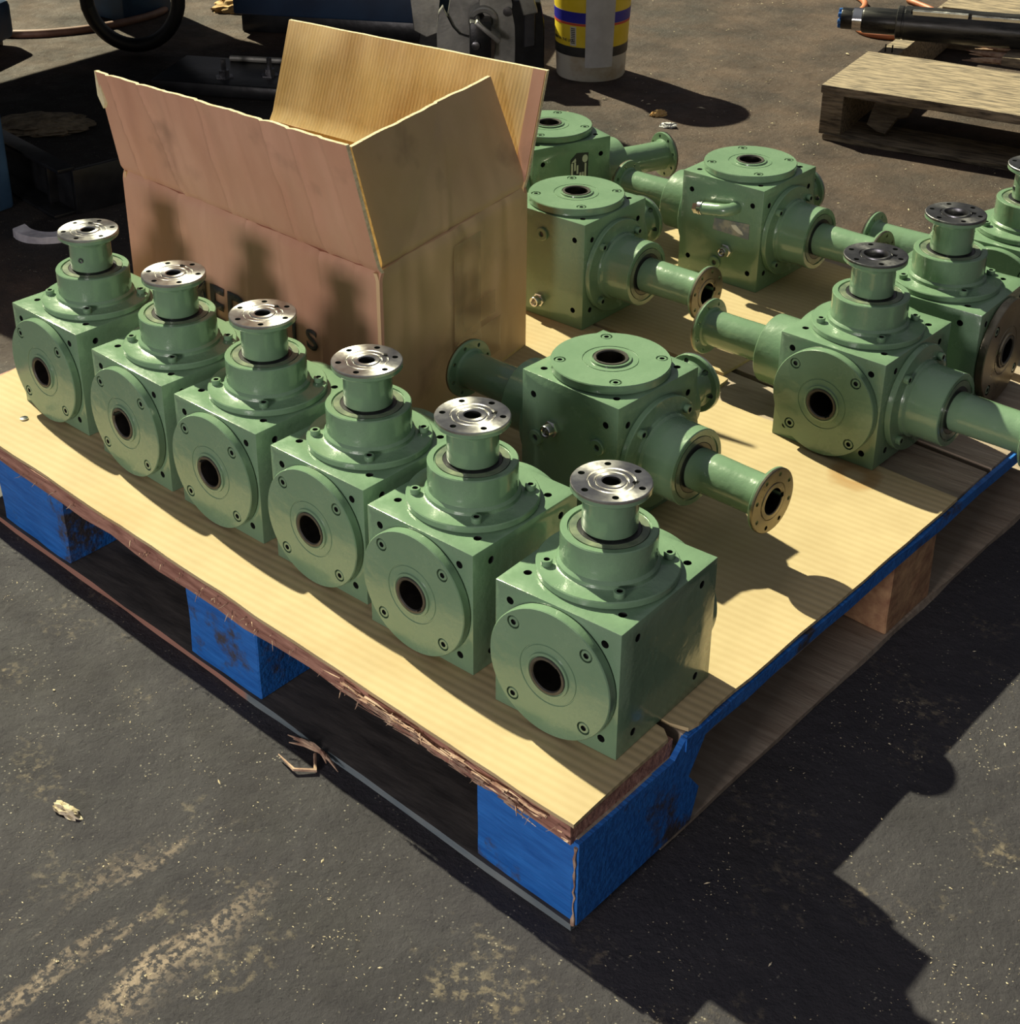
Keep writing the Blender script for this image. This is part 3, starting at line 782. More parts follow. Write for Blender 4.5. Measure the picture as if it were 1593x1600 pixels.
row = [(0, 0, 0, 0.7, 'nearest gearbox of the front row, standing at the blue pallet corner'),
       (-1.281, 0.107, -2.5, -0.8, 'second gearbox of the front row counted from the near blue pallet corner'),
       (-2.429, 0.269, -2.9, -0.15, 'third gearbox of the front row counted from the near blue pallet corner'),
       (-3.631, 0.362, -3.3, 2.4, 'fourth of the front row from the near corner, its flange hiding carton lettering'),
       (-4.801, 0.440, -5.1, 2.6, 'front row gearbox next to the far left end one'),
       (-6.111, 0.616, -4.2, -0.9, 'far left end gearbox of the front row with a plug in its neck')]
proto = None
for i, (x, y, deg, key, lab) in enumerate(row):
    if proto is None:
        proto, _, _ = gearbox(lab, (x, y), deg, 1, shorts=[(0, 0, 1)], group=ROWG, key=key)
        T = proto
    else:
        T = copy_tree(proto)
        th = math.radians(deg); c = Matrix.Rotation(th, 3, 'Z') @ Vector((-0.5, B / 2, 0))
        T.location = W(x + c.x, y + c.y, 0.001); T.rotation_euler = (0, 0, th)
        T['label'] = lab
        for ch in T.children:
            if ch.name.startswith('cover_plate'):
                for g in ch.children:
                    if g.name.startswith('bore_sleeve'): g.rotation_euler = (0, 0, key)
            if ch.name.startswith('output_shaft'):
                ch.rotation_euler = (0, 0, 0.2 + i * 0.37)
                if i == 5:
                    bm = bmesh.new(); lathe(bm, ring_prof(0.024, 0.012, 0, 0.014, 0.002), 16)
                    p = build('grease_plug', bm, 'steel_dark', ch)
                    a = math.radians(-62) - ch.rotation_euler.z
                    place_part(p, frame((math.cos(a), math.sin(a), 0)), (0.182 * math.cos(a), 0.182 * math.sin(a), 0.45))

def fitting(T, x, z, kind, half, spin=0.0):
    """fittings on the plain -Y face; x,z measured from the right front bottom corner"""
    px, pz = x + half[0], z
    if kind == 'chrome':
        bm = bmesh.new()
        lathe(bm, [(0.058, 0), (0.058, 0.03), (0.052, 0.034), (0.05, 0.034)] + [(0, 0.034)], 6)
        lathe(bm, [(0.024, 0.0), (0.042, 0.0), (0.044, 0.05), (0.040, 0.058), (0.030, 0.058), (0.024, 0.052), (0.024, 0.0)], 24, Matrix.Translation((0, 0, 0.03)))
        bmesh.ops.scale(bm, vec=(1.25, 1.25, 1.25), verts=bm.verts); o = build('drain_plug', bm, 'chrome', T); o['label'] = 'plated hexagonal plug'
    else:
        bm = bmesh.new()
        lathe(bm, [(0, 0), (0.056, 0), (0.056, 0.018), (0.050, 0.024), (0.024, 0.024), (0.020, 0.004), (0, 0.004)], 28)
        bmesh.ops.scale(bm, vec=(1.25, 1.25, 1.1), verts=bm.verts); o = build('filler_plug', bm, 'paint', T)
        bm2 = bmesh.new(); lathe(bm2, [(0, 0.0), (0.027, 0.0), (0.027, 0.012), (0, 0.012)], 6)
        build('plug_socket', bm2, 'rubber', o)
    place_part(o, frame((0, -1, 0)) @ Matrix.Rotation(spin, 4, 'Z'), (px, -half[1], pz))

# middle one, bore upward, three arms
T, hf, h = gearbox('bore up gearbox whose left tube flange nearly touches the carton side', (-1.565, 2.226), -5.1, 2,
                   shorts=[(0, 1, 0)], longs=[(1, 0, 0), (-1, 0, 0)], group=BACKG, key=-1.9)
fitting(T, -0.656, 0.718, 'chrome', hf); fitting(T, -0.836, 0.565, 'green', hf); fitting(T, -0.188, 0.725, 'green', hf)
T, hf, h = gearbox('bore up gearbox against the right edge of the carton with two plugs on its side', (-3.958, 5.119), -2.3, 2,
                   shorts=[(0, 1, 0)], longs=[(1, 0, 0), (-1, 0, 0)], group=BACKG, key=-1.2)
fitting(T, -0.524, 0.908, 'green', hf); fitting(T, -0.541, 0.189, 'chrome', hf)
T, hf, h = gearbox('bore up gearbox with a bent pipe elbow and grey nameplate on its side', (-3.066, 7.0), -2.8, 2,
                   shorts=[(0, 1, 0)], longs=[(1, 0, 0), (-1, 0, 0)], group=BACKG, key=-1.2, lplug=True)
fitting(T, -0.392, 0.384, 'chrome', hf); fitting(T, -0.528, 0.208, 'green', hf)
bm = bmesh.new()
arc = [(-0.317 + 0.5, -hf[1] + 0.01, 0.878)]
arc += [(0.183 - 0.10 * (1 - math.cos(a)), -hf[1] - 0.01 - 0.12 * math.sin(a), 0.878 - 0.01 * a) for a in [k * PI / 12 for k in range(7)]]
arc += [(-0.02, -hf[1] - 0.13, 0.845), (-0.13, -hf[1] - 0.13, 0.828)]
tube_path(bm, arc, 0.066, 24)
el = build('pipe_elbow', bm, 'paint', T)
bm = bmesh.new(); d = Vector((-0.11, 0, -0.017)).normalized()
mt = Matrix.Translation((-0.13, -hf[1] - 0.13, 0.828)) @ d.to_track_quat('Z', 'Y').to_matrix().to_4x4()
lathe(bm, [(0, 0), (0.076, 0), (0.076, 0.012), (0.068, 0.016), (0.068, 0.024), (0.076, 0.028), (0.076, 0.045), (0, 0.045)], 24, mt)
lathe(bm, [(0, 0.045), (0.064, 0.045), (0.064, 0.11), (0, 0.11)], 6, mt)
build('breather_cap', bm, 'chrome', el)
bm = bmesh.new()
prism(bm, [(-0.57 + .5, 0.70), (-0.14 + .5, 0.735), (-0.135 + .5, 0.565), (-0.585 + .5, 0.570)], 0, 0.006, Matrix(((1, 0, 0, 0), (0, 0, -1, -hf[1]), (0, 1, 0, 0), (0, 0, 0, 1))))
npt = build('nameplate', bm, 'plate', T, smooth=False)
bm = bmesh.new()
prism(bm, [(-0.36 + .5, 0.675), (-0.30 + .5, 0.69), (-0.22 + .5, 0.63), (-0.20 + .5, 0.60), (-0.26 + .5, 0.605), (-0.33 + .5, 0.64)], 0.006, 0.009, Matrix(((1, 0, 0, 0), (0, 0, -1, -hf[1]), (0, 1, 0, 0), (0, 0, 0, 1))))
build('worn_print', bm, 'plate_white', npt, smooth=False)

T, hf, h = gearbox('turned gearbox half behind the carton flap with a striped black and cream nameplate', (-5.3, 7.48), 68, 2,
                   shorts=[(0, 1, 0)], longs=[(1, 0, 0), (-1, 0, 0)], group=BACKG, key=-1.2)
FM = Matrix(((1, 0, 0, 0), (0, 0, -1, -hf[1]), (0, 1, 0, 0), (0, 0, 0, 1)))
bm = bmesh.new(); prism(bm, [(-0.52 + .5, 0.93), (-0.44 + .5, 1.0), (-0.29 + .5, 0.985), (-0.29 + .5, 0.60), (-0.52 + .5, 0.60)], 0, 0.006, FM)
npt = build('nameplate', bm, 'ink', T, smooth=False)
bm = bmesh.new()
for (x0, x1, z0, z1) in ((.005, .03, .62, .89), (.045, .068, .62, .72), (.045, .066, .80, .90), (.078, .10, .76, .86), (.085, .105, .62, .66), (.115, .14, .62, .77), (.15, .172, .62, .77), (.182, .205, .62, .87)):
    prism(bm, [(x0 - .02, z0), (x1 - .02, z0), (x1 - .02, z1), (x0 - .02, z1)], 0.006, 0.009, FM)
prism(bm, [(-.012, .90), (.04, .945), (.05, .91), (.02, .90)], 0.006, 0.009, FM)
prism(bm, [(.165 + .036 * math.cos(a), .925 + .045 * math.sin(a)) for a in [k * PI / 8 for k in range(16)]], 0.006, 0.009, FM)
build('printed_marks', bm, 'plate_white', npt, smooth=False)

gearbox('right hand gearbox with upright dark flange, front bore plate and two side tubes', (-0.418, 4.418), -2.9, 1,
        shorts=[(0, 0, 1)], longs=[(1, 0, 0), (-1, 0, 0)], group=BACKG, key=-0.9, face='steel_dark')
gearbox('upright flange gearbox with a bare brown bore plate at the right frame edge', (-0.204, 5.816), 0, 0,
        shorts=[(0, 0, 1)], longs=[], group=BACKG, key=2.4, face='steel_dark', covermat='steel_brown')
gearbox('farthest upright flange gearbox, cut off by the right frame edge', (-0.22, 7.40), -2.0, 1,
        shorts=[(0, 0, 1)], longs=[(-1, 0, 0)], group=BACKG, key=0.5, face='steel_dark', splug=math.radians(-150))

# ------------------------------------------------------------------ carton
def make_carton():
    ang, ang2 = math.radians(175), math.radians(97)
    Nn = Vector((-3.9, 2.1, 0)); d1 = Vector((math.cos(ang), math.sin(ang), 0)); d2 = Vector((math.cos(ang2), math.sin(ang2), 0))
    LN, DP, H = 3.66, 2.42, 1.66
    T = thing('cardboard_carton', 'large open brown cardboard carton with raised flaps behind the front gearbox row', 'cardboard box', W(Nn.x, Nn.y, 0.002))
    th = 0.035
    up = Vector((0, 0, 1))
    def panel(name, p0, eu, ev, lu, lv, m, mi, nu=16, nv=10, amp=0.02, inner=None, seed=0, topcut=None, bulge=0, creases=()):
        """slab with its outer side at p0+u*eu+v*ev, thickness toward -normal"""
        n = eu.cross(ev).normalized()
        bm = bmesh.new(); g = []
        for side in (0, 1):
            gg = []
            for i in range(nu + 1):
                rowv = []
                for j in range(nv + 1):
                    a, b = i / nu, j / nv
                    p = p0 + eu * (lu * a) + ev * (lv * b) if topcut is None else topcut(a, b)
                    w = noise.noise(Vector((a * lu * 2.2, b * lv * 2.2, seed))) * amp + noise.noise(Vector((a * lu * 5, b * lv * 1.2, seed + 5))) * amp * .5
                    w *= min(1, 6 * a, 6 * (1 - a)) * (min(1, 4 * b) if bulge == 0 else 1)
                    if seed in (1, 2, 3, 4): w -= 0.026 * math.exp(-((1 - b) / 0.022) ** 2)
                    elif seed in (6, 8, 9): w -= 0.026 * math.exp(-(b / 0.03) ** 2)
                    for c0, c1, ca, cw in creases:
                        dq = (a - (c0 + (c1 - c0) * b)) / cw
                        w += ca * math.exp(-dq * dq)
                    w += bulge * math.sin(PI * a) * b
                    p = p + n * (w - th * side)
                    rowv.append(bm.verts.new(p))
                gg.append(rowv)
            g.append(gg)
        inner_faces = []
        for i in range(nu):
            for j in range(nv):
                bm.faces.new((g[0][i][j], g[0][i + 1][j], g[0][i + 1][j + 1], g[0][i][j + 1]))
                inner_faces.append(bm.faces.new((g[1][i][j], g[1][i][j + 1], g[1][i + 1][j + 1], g[1][i + 1][j])))
        rim = []
        for i in range(nu):
            rim.append(bm.faces.new((g[0][i][0], g[1][i][0], g[1][i + 1][0], g[0][i + 1][0])))
            rim.append(bm.faces.new((g[0][i][nv], g[0][i + 1][nv], g[1][i + 1][nv], g[1][i][nv])))
        for j in range(nv):
            rim.append(bm.faces.new((g[0][0][j], g[0][0][j + 1], g[1][0][j + 1], g[1][0][j])))
            rim.append(bm.faces.new((g[0][nu][j], g[1][nu][j], g[1][nu][j + 1], g[0][nu][j + 1])))
        for f in inner_faces: f.material_index = 1
        for f in rim: f.material_index = 2 if 'flap' in name else 0
        o = build(name, bm, m, T); o.data.materials.append(M[mi]); o.data.materials.append(M['carton_edge'])
        return o
    O = Vector((0, 0, 0)); KB = Vector((-7.53, 4.46, 0)) - Nn; LB = d1 * LN; RB = d2 * DP
    bdir = (KB - RB); BL = bdir.length; bdir.normalize(); ldir = (LB - KB); LL = ldir.length; ldir.normalize()
    # eu x ev must point outward
    panel('carton_front', d1 * LN, -d1, up, LN, H, 'carton_out', 'carton_in', 150, 44, 0.03, seed=1, creases=((.24, .25, .016, .008), (.36, .35, -.008, .01), (.50, .52, .017, .008), (.66, .64, -.009, .01), (.79, .80, .018, .008), (.12, .11, -.008, .01), (.91, .92, .010, .008)))
    panel('carton_side', O, d2, up, DP, H, 'carton_side', 'carton_in', 60, 44, 0.03, seed=2, creases=((.55, .50, .010, .012), (.86, .84, -.010, .015)))
    panel('carton_back', RB, bdir, up, BL, H, 'carton_out', 'carton_in', 18, 6, 0.02, seed=3)
    panel('carton_side', KB, ldir, up, LL, H, 'carton_side', 'carton_in', 18, 6, 0.02, seed=4)
    bm = bmesh.new(); pts = [O, LB, KB, RB]
    prism(bm, [(p.x, p.y) for p in pts], 0.0, th); build('carton_bottom', bm, 'carton_in', T, smooth=False)
    def quad(A, Bq, C, D):
        return lambda a, b: (A.lerp(Bq, a)).lerp(D.lerp(C, a), b)
    K = Vector((0, 0, H))
    Lc = d1 * LN + K; Nc = K.copy(); Rc = d2 * DP + K; Kc = KB + K
    Q = lambda x, y, z: Vector((x, y, z)) - Nn
    f = panel('front_flap', Lc, -d1, up, LN, 1.1, 'carton_out', 'carton_in', 150, 36, 0.035, seed=6, creases=((.10, .06, .022, .007), (.28, .20, .022, .007), (.33, .30, -.010, .01), (.47, .44, .016, .007), (.60, .57, -.010, .012), (.72, .70, .022, .007), (.83, .80, .020, .008), (.93, .90, -.014, .01)),
          topcut=quad(Lc, Nc, Q(-3.85, 1.72, 2.89), Q(-7.52, 2.22, 2.69)))
    bm = bmesh.new()
    a = Q(-7.52, 2.22, 2.69)
    pts = [a + Vector((0.0, 0.02, 0.0)), a + Vector((-0.08, 0.05, -0.02)), a + Vector((-0.06, 0.04, -0.25)), a + Vector((0.02, 0.03, -0.36)), a + Vector((0.06, 0.02, -0.30))]
    vs = [bm.verts.new(p) for p in pts]; v2 = [bm.verts.new(p + Vector((0.01, 0.03, 0))) for p in pts]
    bm.faces.new(vs); bm.faces.new(list(reversed(v2)))
    for i in range(5): bm.faces.new((vs[i], v2[i], v2[(i + 1) % 5], vs[(i + 1) % 5]))
    build('torn_edge', bm, 'torn_paper', f, smooth=False)
    panel('side_flap', Nc, d2, up, DP, 1.05, 'carton_side', 'carton_in', 60, 36, 0.03, seed=8, creases=((.42, .58, .012, .012), (.15, .60, -.008, .02)),
          topcut=quad(Nc + d2 * 0.11 - Vector((.03, 0, 0)), Rc, Q(-4.67, 4.54, 2.62), Q(-4.21, 2.16, 2.68)))
    bf = panel('back_flap', Rc, bdir, up, LN, 1.0, 'carton_out', 'carton_in', 26, 12, 0.02, seed=9,
          topcut=quad(Rc, Kc, Q(-7.58, 4.85, 2.62), Q(-4.24, 4.87, 2.68)))
    bm = bmesh.new(); tr = Q(-4.24, 4.87, 2.68); nrm = Vector((0.08, -0.9, 0.35)).normalized() * 0.006
    q4 = [Rc + bdir * .01, Rc + bdir * .15, tr + bdir * .15, tr + bdir * .01]
    off = (bdir.cross(up)).normalized() * -0.04
    if off.y > 0: off = -off
    va = [bm.verts.new(p + off) for p in q4]; vb = [bm.verts.new(p + off + nrm) for p in q4]
    bm.faces.new(va); bm.faces.new(list(reversed(vb)))
    for i in range(4): bm.faces.new((va[i], va[(i + 1) % 4], vb[(i + 1) % 4], vb[i]))
    build('edge_tape', bm, 'carton_out', bf, smooth=False)['label'] = 'mauve brown tape strip on the flap edge'
    # the fourth flap is folded down inside on the far left
    panel('side_flap', Kc, ldir, up, LL, 1.0, 'carton_in', 'carton_side', 14, 8, 0.01, seed=11,
          topcut=quad(Kc - d1 * .06 - d2 * .08, Lc - d1 * .06 + d2 * .08, Lc - d1 * .25 - up * 1.0 + d2 * .08, Kc - d1 * .25 - up * 1.0 - d2 * .08))
    # tape over the side seam
    bm = bmesh.new()
    n = d2.cross(up).normalized()
    for (u0, u1, z0, z1) in ((1.1, 1.55, 0.35, 1.52), (1.1, 1.9, 0.18, 0.55), (1.25, 1.8, 0.62, 0.85)):
        nu, nv = 6, 8; g = [[bm.verts.new(d2 * (u0 + (u1 - u0) * i / nu) + up * (z0 + (z1 - z0) * j / nv) + n * (0.026 + 0.006 * noise.noise(Vector((i, j, u0))))) for j in range(nv + 1)] for i in range(nu + 1)]
        for i in range(nu):
            for j in range(nv): bm.faces.new((g[i][j], g[i + 1][j], g[i + 1][j + 1], g[i][j + 1]))
    build('packing_tape', bm, 'tape', T)['label'] = 'wrinkled clear packing tape'
    # printed lettering, mostly hidden by the gearbox flanges
    nf = (-d1).cross(up).normalized()
    full = bmesh.new()
    for ch, u0, u1, z0, z1 in LETTERS:
        cu = bpy.data.curves.new('t', 'FONT'); cu.body = ch; cu.size = 1; cu.offset = 0.022
        to = bpy.data.objects.new('t', cu); COL.objects.link(to)
        dg = bpy.context.evaluated_depsgraph_get(); dg.update()
        me = bpy.data.meshes.new_from_object(to.evaluated_get(dg)); bpy.data.objects.remove(to)
        bm = bmesh.new(); bm.from_mesh(me)
        bmesh.ops.triangulate(bm, faces=bm.faces)
        bmesh.ops.subdivide_edges(bm, edges=bm.edges, cuts=2)
        r = bmesh.ops.extrude_face_region(bm, geom=bm.faces[:])
        bmesh.ops.translate(bm, verts=[v for v in r['geom'] if isinstance(v, bmesh.types.BMVert)], vec=(0, 0, 0.002))
        xs = [v.co.x for v in bm.verts]; ys = [v.co.y for v in bm.verts]; xa, xb, ya, yb = min(xs), max(xs), min(ys), max(ys)
        for v in bm.verts:
            uu = u0 + (v.co.x - xa) / (xb - xa) * (u1 - u0); zz = z0 + (v.co.y - ya) / (yb - ya) * (z1 - z0); h = v.co.z
            a = uu / LN; b = zz / H
            w = noise.noise(Vector((a * LN * 2.2, b * H * 2.2, 1))) * .03 + noise.noise(Vector((a * LN * 5, b * H * 1.2, 6))) * .03 * .5
            w *= min(1, 6 * a, 6 * (1 - a)) * min(1, 4 * b)
            v.co = d1 * LN - d1 * uu + up * zz + nf * (w + 0.014 + h)
        tmp = bpy.data.meshes.new('t'); bm.to_mesh(tmp); bm.free(); full.from_mesh(tmp)
    o = build('printed_lettering', full, 'ink', T, smooth=False)
    o['label'] = 'black printed capital letters'
LETTERS = (('M', .93, 1.235, .48, .87), ('E', 1.305, 1.52, .48, .87), ('D', 1.573, 1.85, .48, .875), ('I', 1.93, 1.98, .62, .86), ('C', 2.03, 2.18, .62, .86),
           ('A', 2.21, 2.40, .62, .86), ('L', 2.47, 2.61, .62, .86), ('S', 2.68, 2.83, .66, .865))
make_carton()

# ------------------------------------------------------------------ far pallet and the shaft on it
FP = Vector((-6.24, 14.33, 0)); FA = math.radians(8)
def far_pallet():
    T = thing('broken_pallet', 'weathered broken wooden pallet on the dirt behind, under the black shaft', 'pallet', W(FP.x, FP.y, -Z0), FA)
    def bd(x0, x1, y0, y1, z0, z1, al='x', seed=0, rough=0.03):
        bm = bmesh.new(); n = 14; secs = []
        for i in range(n + 1):
            q = i / n
            def j(k): return noise.noise(Vector((q * 6, k * 5.1, seed * 2.7))) * rough
            if al == 'x': secs.append([bm.verts.new(p) for p in ((x0 + (x1 - x0) * q, y0 + j(1), z0 + j(2) * .5), (x0 + (x1 - x0) * q, y1 + j(3), z0 + j(4) * .5), (x0 + (x1 - x0) * q, y1 + j(3), z1 + j(5) * .4), (x0 + (x1 - x0) * q, y0 + j(1), z1 + j(6) * .4))])
            else: secs.append([bm.verts.new(p) for p in ((x0 + j(1), y0 + (y1 - y0) * q, z0), (x1 + j(3), y0 + (y1 - y0) * q, z0), (x1 + j(3), y0 + (y1 - y0) * q, z1), (x0 + j(1), y0 + (y1 - y0) * q, z1))])
        for a, b in zip(secs, secs[1:]):
            for k in range(4): bm.faces.new((a[k], a[(k + 1) % 4], b[(k + 1) % 4], b[k]))
        bm.faces.new(list(reversed(secs[0]))); bm.faces.new(secs[-1])
        return bm
    h = 0.815
    for i, x in enumerate((0.02, 3.2, 6.3)):
        build('stringer', bd(x, x + 0.32, 0.02, 6.6, 0.075, h - 0.13, 'y', i), 'old_wood', T, smooth=False)
    for i, (y0, y1, x0, x1) in enumerate(((0.0, 2.05, 0, 6.7), (2.75, 3.7, 1.9, 6.7), (4.1, 4.9, 1.5, 6.7), (5.3, 6.5, 0.2, 6.7))):
        build('deck_board', bd(x0, x1, y0, y1, h - 0.13, h, 'x', 10 + i, 0.05), 'old_wood' if i != 2 else 'old_wood_d', T, smooth=False)
    for i, (y0, y1) in enumerate(((-0.02, 0.8), (3.0, 3.9), (5.7, 6.6))):
        build('bottom_board', bd(0.1, 6.7, y0, y1, 0.0, 0.075, 'x', 20 + i, 0.06), 'old_wood', T, smooth=False)
    # broken end of the second board, with pale splinters
    bm = bmesh.new(); rnd = random.Random(5)
    for k in range(16):
        p = Vector((1.95, 2.8 + rnd.random() * .85, h - 0.12 + rnd.random() * .1))
        d = Vector((-rnd.uniform(.15, .75), rnd.uniform(-.15, .15), rnd.uniform(-.06, .05)))
        tube_path(bm, [p, p + d * .6, p + d], [.05, .035, .006], 5)
    build('splinters', bm, 'splinter', T, smooth=False)['kind'] = 'stuff'
    # broken piece of wood hanging below the front deck board
    bm = bmesh.new()
    prism(bm, [(0, 0), (.62, .02), (.50, -.32), (.36, -.36), (.24, -.62), (.10, -.60), (-.06, -.52)], -0.035, 0.035, Matrix.Translation((0.72, 0.55, h - 0.13)) @ Matrix.Rotation(PI / 2 - .5, 4, 'X'))
    build('hanging_fragment', bm, 'old_wood_d', T, smooth=False)
    bm = bmesh.new()
    for x in (0.11, 0.22): lathe(bm, [(0, 0), (.012, 0), (.012, .13), (0, .13)], 8, Matrix.Translation((x, 2.6, h - 0.14)))
    build('nail', bm, 'black_steel', T)
far_pallet()

def make_shaft():
    a = Vector((-7.303757, 16.924251, 0.17)); b = Vector((-4.722403, 17.848202, 0.17))
    d = (b - a).normalized()
    T = thing('machine_shaft', 'long black oiled steel shaft with keyway lying across the broken pallet', 'shaft', W(a.x, a.y, 0.17), math.atan2(d.y, d.x))
    Mx = Matrix.Rotation(PI / 2, 4, 'Y')
    bm = bmesh.new()
    lathe(bm, [(0, 0.0), (0.165, 0.0), (0.17, 0.01), (0.17, 0.17), (0.18, 0.175), (0.18, 0.33), (0.195, 0.335), (0.205, 0.36), (0.205, 0.86), (0.25, 0.865), (0.265, 0.88), (0.265, 0.95), (0.255, 0.955), (0.255, 0.985), (0.268, 0.99), (0.268, 7.5), (0, 7.5)], 40, Mx)
    s = build('shaft_body', bm, 'pipe_black', T)
    c = bmesh.new(); add_box(c, (1.08, -0.20, 0.19), (3.4, -0.10, 0.35)); cut(s, c)
    bm = bmesh.new(); add_box(bm, (1.10, -0.195, 0.10), (1.95, -0.105, 0.25), 0.006, seg=1); add_box(bm, (2.0, -0.195, 0.10), (3.35, -0.105, 0.235), 0.006, seg=1)
    build('key_bar', bm, 'steel', T)
    bm = bmesh.new(); lathe(bm, ring_prof(0.1815, 0.16, 0.18, 0.325, .002), 40, Mx); build('bright_journal', bm, 'chrome', T)
    bm = bmesh.new()
    for k in range(7):
        an = k * PI / 3.5; lathe(bm, [(0, -0.06), (0.04, -0.05), (0.045, 0.0), (0.04, 0.02), (0, 0.02)], 10, Matrix.Rotation(an, 4, 'X') @ Matrix.Translation((0, 0.0, 0.12)) @ Mx)
    build('end_cap', bm, 'cap_blue', T)['label'] = 'blue plastic end guards'
make_shaft()

# ------------------------------------------------------------------ paint pail
def make_pail():
    c = Vector((-10.86, 15.0, -Z0))
    T = thing('paint_pail', 'white plastic pail with yellow and blue label standing on the dirt', 'bucket', W(c.x, c.y, -Z0))
    H = 2.45
    R = lambda z: 0.575 + 0.045 * z / 1.0
    bm = bmesh.new()
    pr = [(0, 0.02), (0.50, 0.02), (0.52, 0.0), (0.56, 0.0), (R(.03), 0.03), (R(H - .3), H - .3), (R(H) + .05, H - .28), (R(H) + .05, H - .2), (R(H), H - .19), (R(H), H), (R(H) + .03, H), (R(H) + .03, H + .04), (R(H) - .04, H + .04), (0.54, 0.06), (0, 0.06)]
    lathe(bm, pr, 64); build('pail_body', bm, 'pail', T)
    view = math.atan2(-6.8457 - c.y, 4.4177 - c.x)   # bearing from which the label is read
    def band(name, z0, z1, a0, a1, m, off=0.004, parent=T):
        bm = bmesh.new(); n = 40
        g = []
        for i in range(n + 1):
            a = a0 + (a1 - a0) * i / n
            g.append([bm.verts.new(((R(z) + o_) * math.cos(a), (R(z) + o_) * math.sin(a), z)) for z, o_ in ((z0, 0.0), (z1, 0.0), (z1, off), (z0, off))])
        for x, y in zip(g, g[1:]):
            for k in range(4): bm.faces.new((x[k], x[(k + 1) % 4], y[(k + 1) % 4], y[k]))
        bm.faces.new(g[0]); bm.faces.new(list(reversed(g[-1])))
        return build(name, bm, m, parent)
    lab = band('label', 0.42, 2.0, view - 2.4, view + 2.0, 'pail_yellow')
    band('black_band', 0.42, 0.58, view - 2.4, view + 2.0, 'pail_black', 0.008, lab)
    band('blue_band', 0.98, 1.16, view - 2.4, view + 2.0, 'pail_blue', 0.008, lab)
    band('red_band', 0.94, 0.975, view - 2.4, view + 2.0, 'pail_red', 0.008, lab)
    band('bar_code', 0.60, 0.92, view - 0.60, view - 0.42, 'plate_white', 0.010, lab)
    bm = bmesh.new()
    for k in range(9):
        z = 0.64 + k * 0.03; n = 4
        g = []
        for i in range(n + 1):
            a = view - 0.57 + 0.12 * i / n
            g.append([bm.verts.new(((R(zz) + o_) * math.cos(a), (R(zz) + o_) * math.sin(a), zz)) for zz, o_ in ((z, 0.01), (z + .014, .01), (z + .014, .013), (z, .013))])
        for x, y in zip(g, g[1:]):
            for q in range(4): bm.faces.new((x[q], x[(q + 1) % 4], y[(q + 1) % 4], y[q]))
    build('bar_code_lines', bm, 'ink', lab)
    band('paper_strip', 0.0 + .25, 2.1, view - 0.16, view + 0.62, 'pail_strip', 0.014)
    def text(s, size, z, a_mid, m='ink'):
        cu = bpy.data.curves.new('t', 'FONT'); cu.body = s; cu.size = size; cu.align_x = 'CENTER'
        to = bpy.data.objects.new('t', cu); COL.objects.link(to)
        dg = bpy.context.evaluated_depsgraph_get(); dg.update()
        me = bpy.data.meshes.new_from_object(to.evaluated_get(dg)); bpy.data.objects.remove(to)
        bm = bmesh.new(); bm.from_mesh(me)
        r = bmesh.ops.extrude_face_region(bm, geom=bm.faces[:])
        bmesh.ops.translate(bm, verts=[v for v in r['geom'] if isinstance(v, bmesh.types.BMVert)], vec=(0, 0, 0.003))
        for v in bm.verts:
            zz = z + v.co.y; rr = R(zz) + 0.009 + v.co.z; a = a_mid + v.co.x / 0.62
            v.co = Vector((rr * math.cos(a), rr * math.sin(a), zz))
        build('label_text', bm, m, lab, smooth=False)
    text('MADE IN THE USA', 0.065, 0.66, view - 0.92)
make_pail()

# ------------------------------------------------------------------ machines
def box_obj(name, c0, c1, m, parent=None, bev=0.03, rz=0, loc=None):
    bm = bmesh.new(); add_box(bm, c0, c1, bev, seg=2)
    o = build(name, bm, m, parent)
    if loc is not None: o.location = loc
    if rz: o.rotation_euler = (0, 0, rz)
    return o

def overhead_machine():
    T = thing('press_machine', 'dark blue machine at the far left with its blue leg at the frame edge', 'machine', W(-14, 4, -Z0))
    box_obj('machine_leg', (-1.5, -0.6, 0.0), (0.66, 1.05, 3.6), 'blue_steel', T, 0.06)
    box_obj('machine_leg', (-6.9, 8.2, 0.0), (-5.6, 9.4, 3.6), 'blue_steel', T, 0.06)
    box_obj('machine_body', (-8, 0, 3.4), (0.3, 9.7, 5.9), 'blue_steel', T, 0.1)  # unseen body overhead, sized for the shadow it throws on the ground
overhead_machine()

def foot_block():
    T = thing('steel_block', 'rounded dark blue steel block on the sunlit dirt at the upper left', 'steel block', W(-20.3, 9.2, -Z0), math.radians(20))
    box_obj('foot_block', (-2.4, -0.9, 0.12), (0.55, 0.75, 0.85), 'blue_steel', T, 0.14)
    box_obj('foot_pad', (-2.3, -0.8, 0.0), (0.35, 0.6, 0.12), 'black_steel', T, 0.02)
foot_block()

def back_machine():
    a = Vector((-16.9, 13.0)); b = Vector((-14.08, 14.39)); d = b - a; L = d.length + 0.9
    T = thing('navy_machine', 'navy blue machine in the shade behind the open carton flap', 'machine', W(a.x, a.y, -Z0), math.atan2(d.y, d.x))
    box_obj('machine_base_panel', (-0.5, 0.25, 0.35), (L, 3.4, 1.75), 'navy', T, 0.05)
    box_obj('machine_skid', (-0.4, 0.4, 0.0), (L - .1, 3.2, 0.36), 'black_steel', T, 0.03)
back_machine()

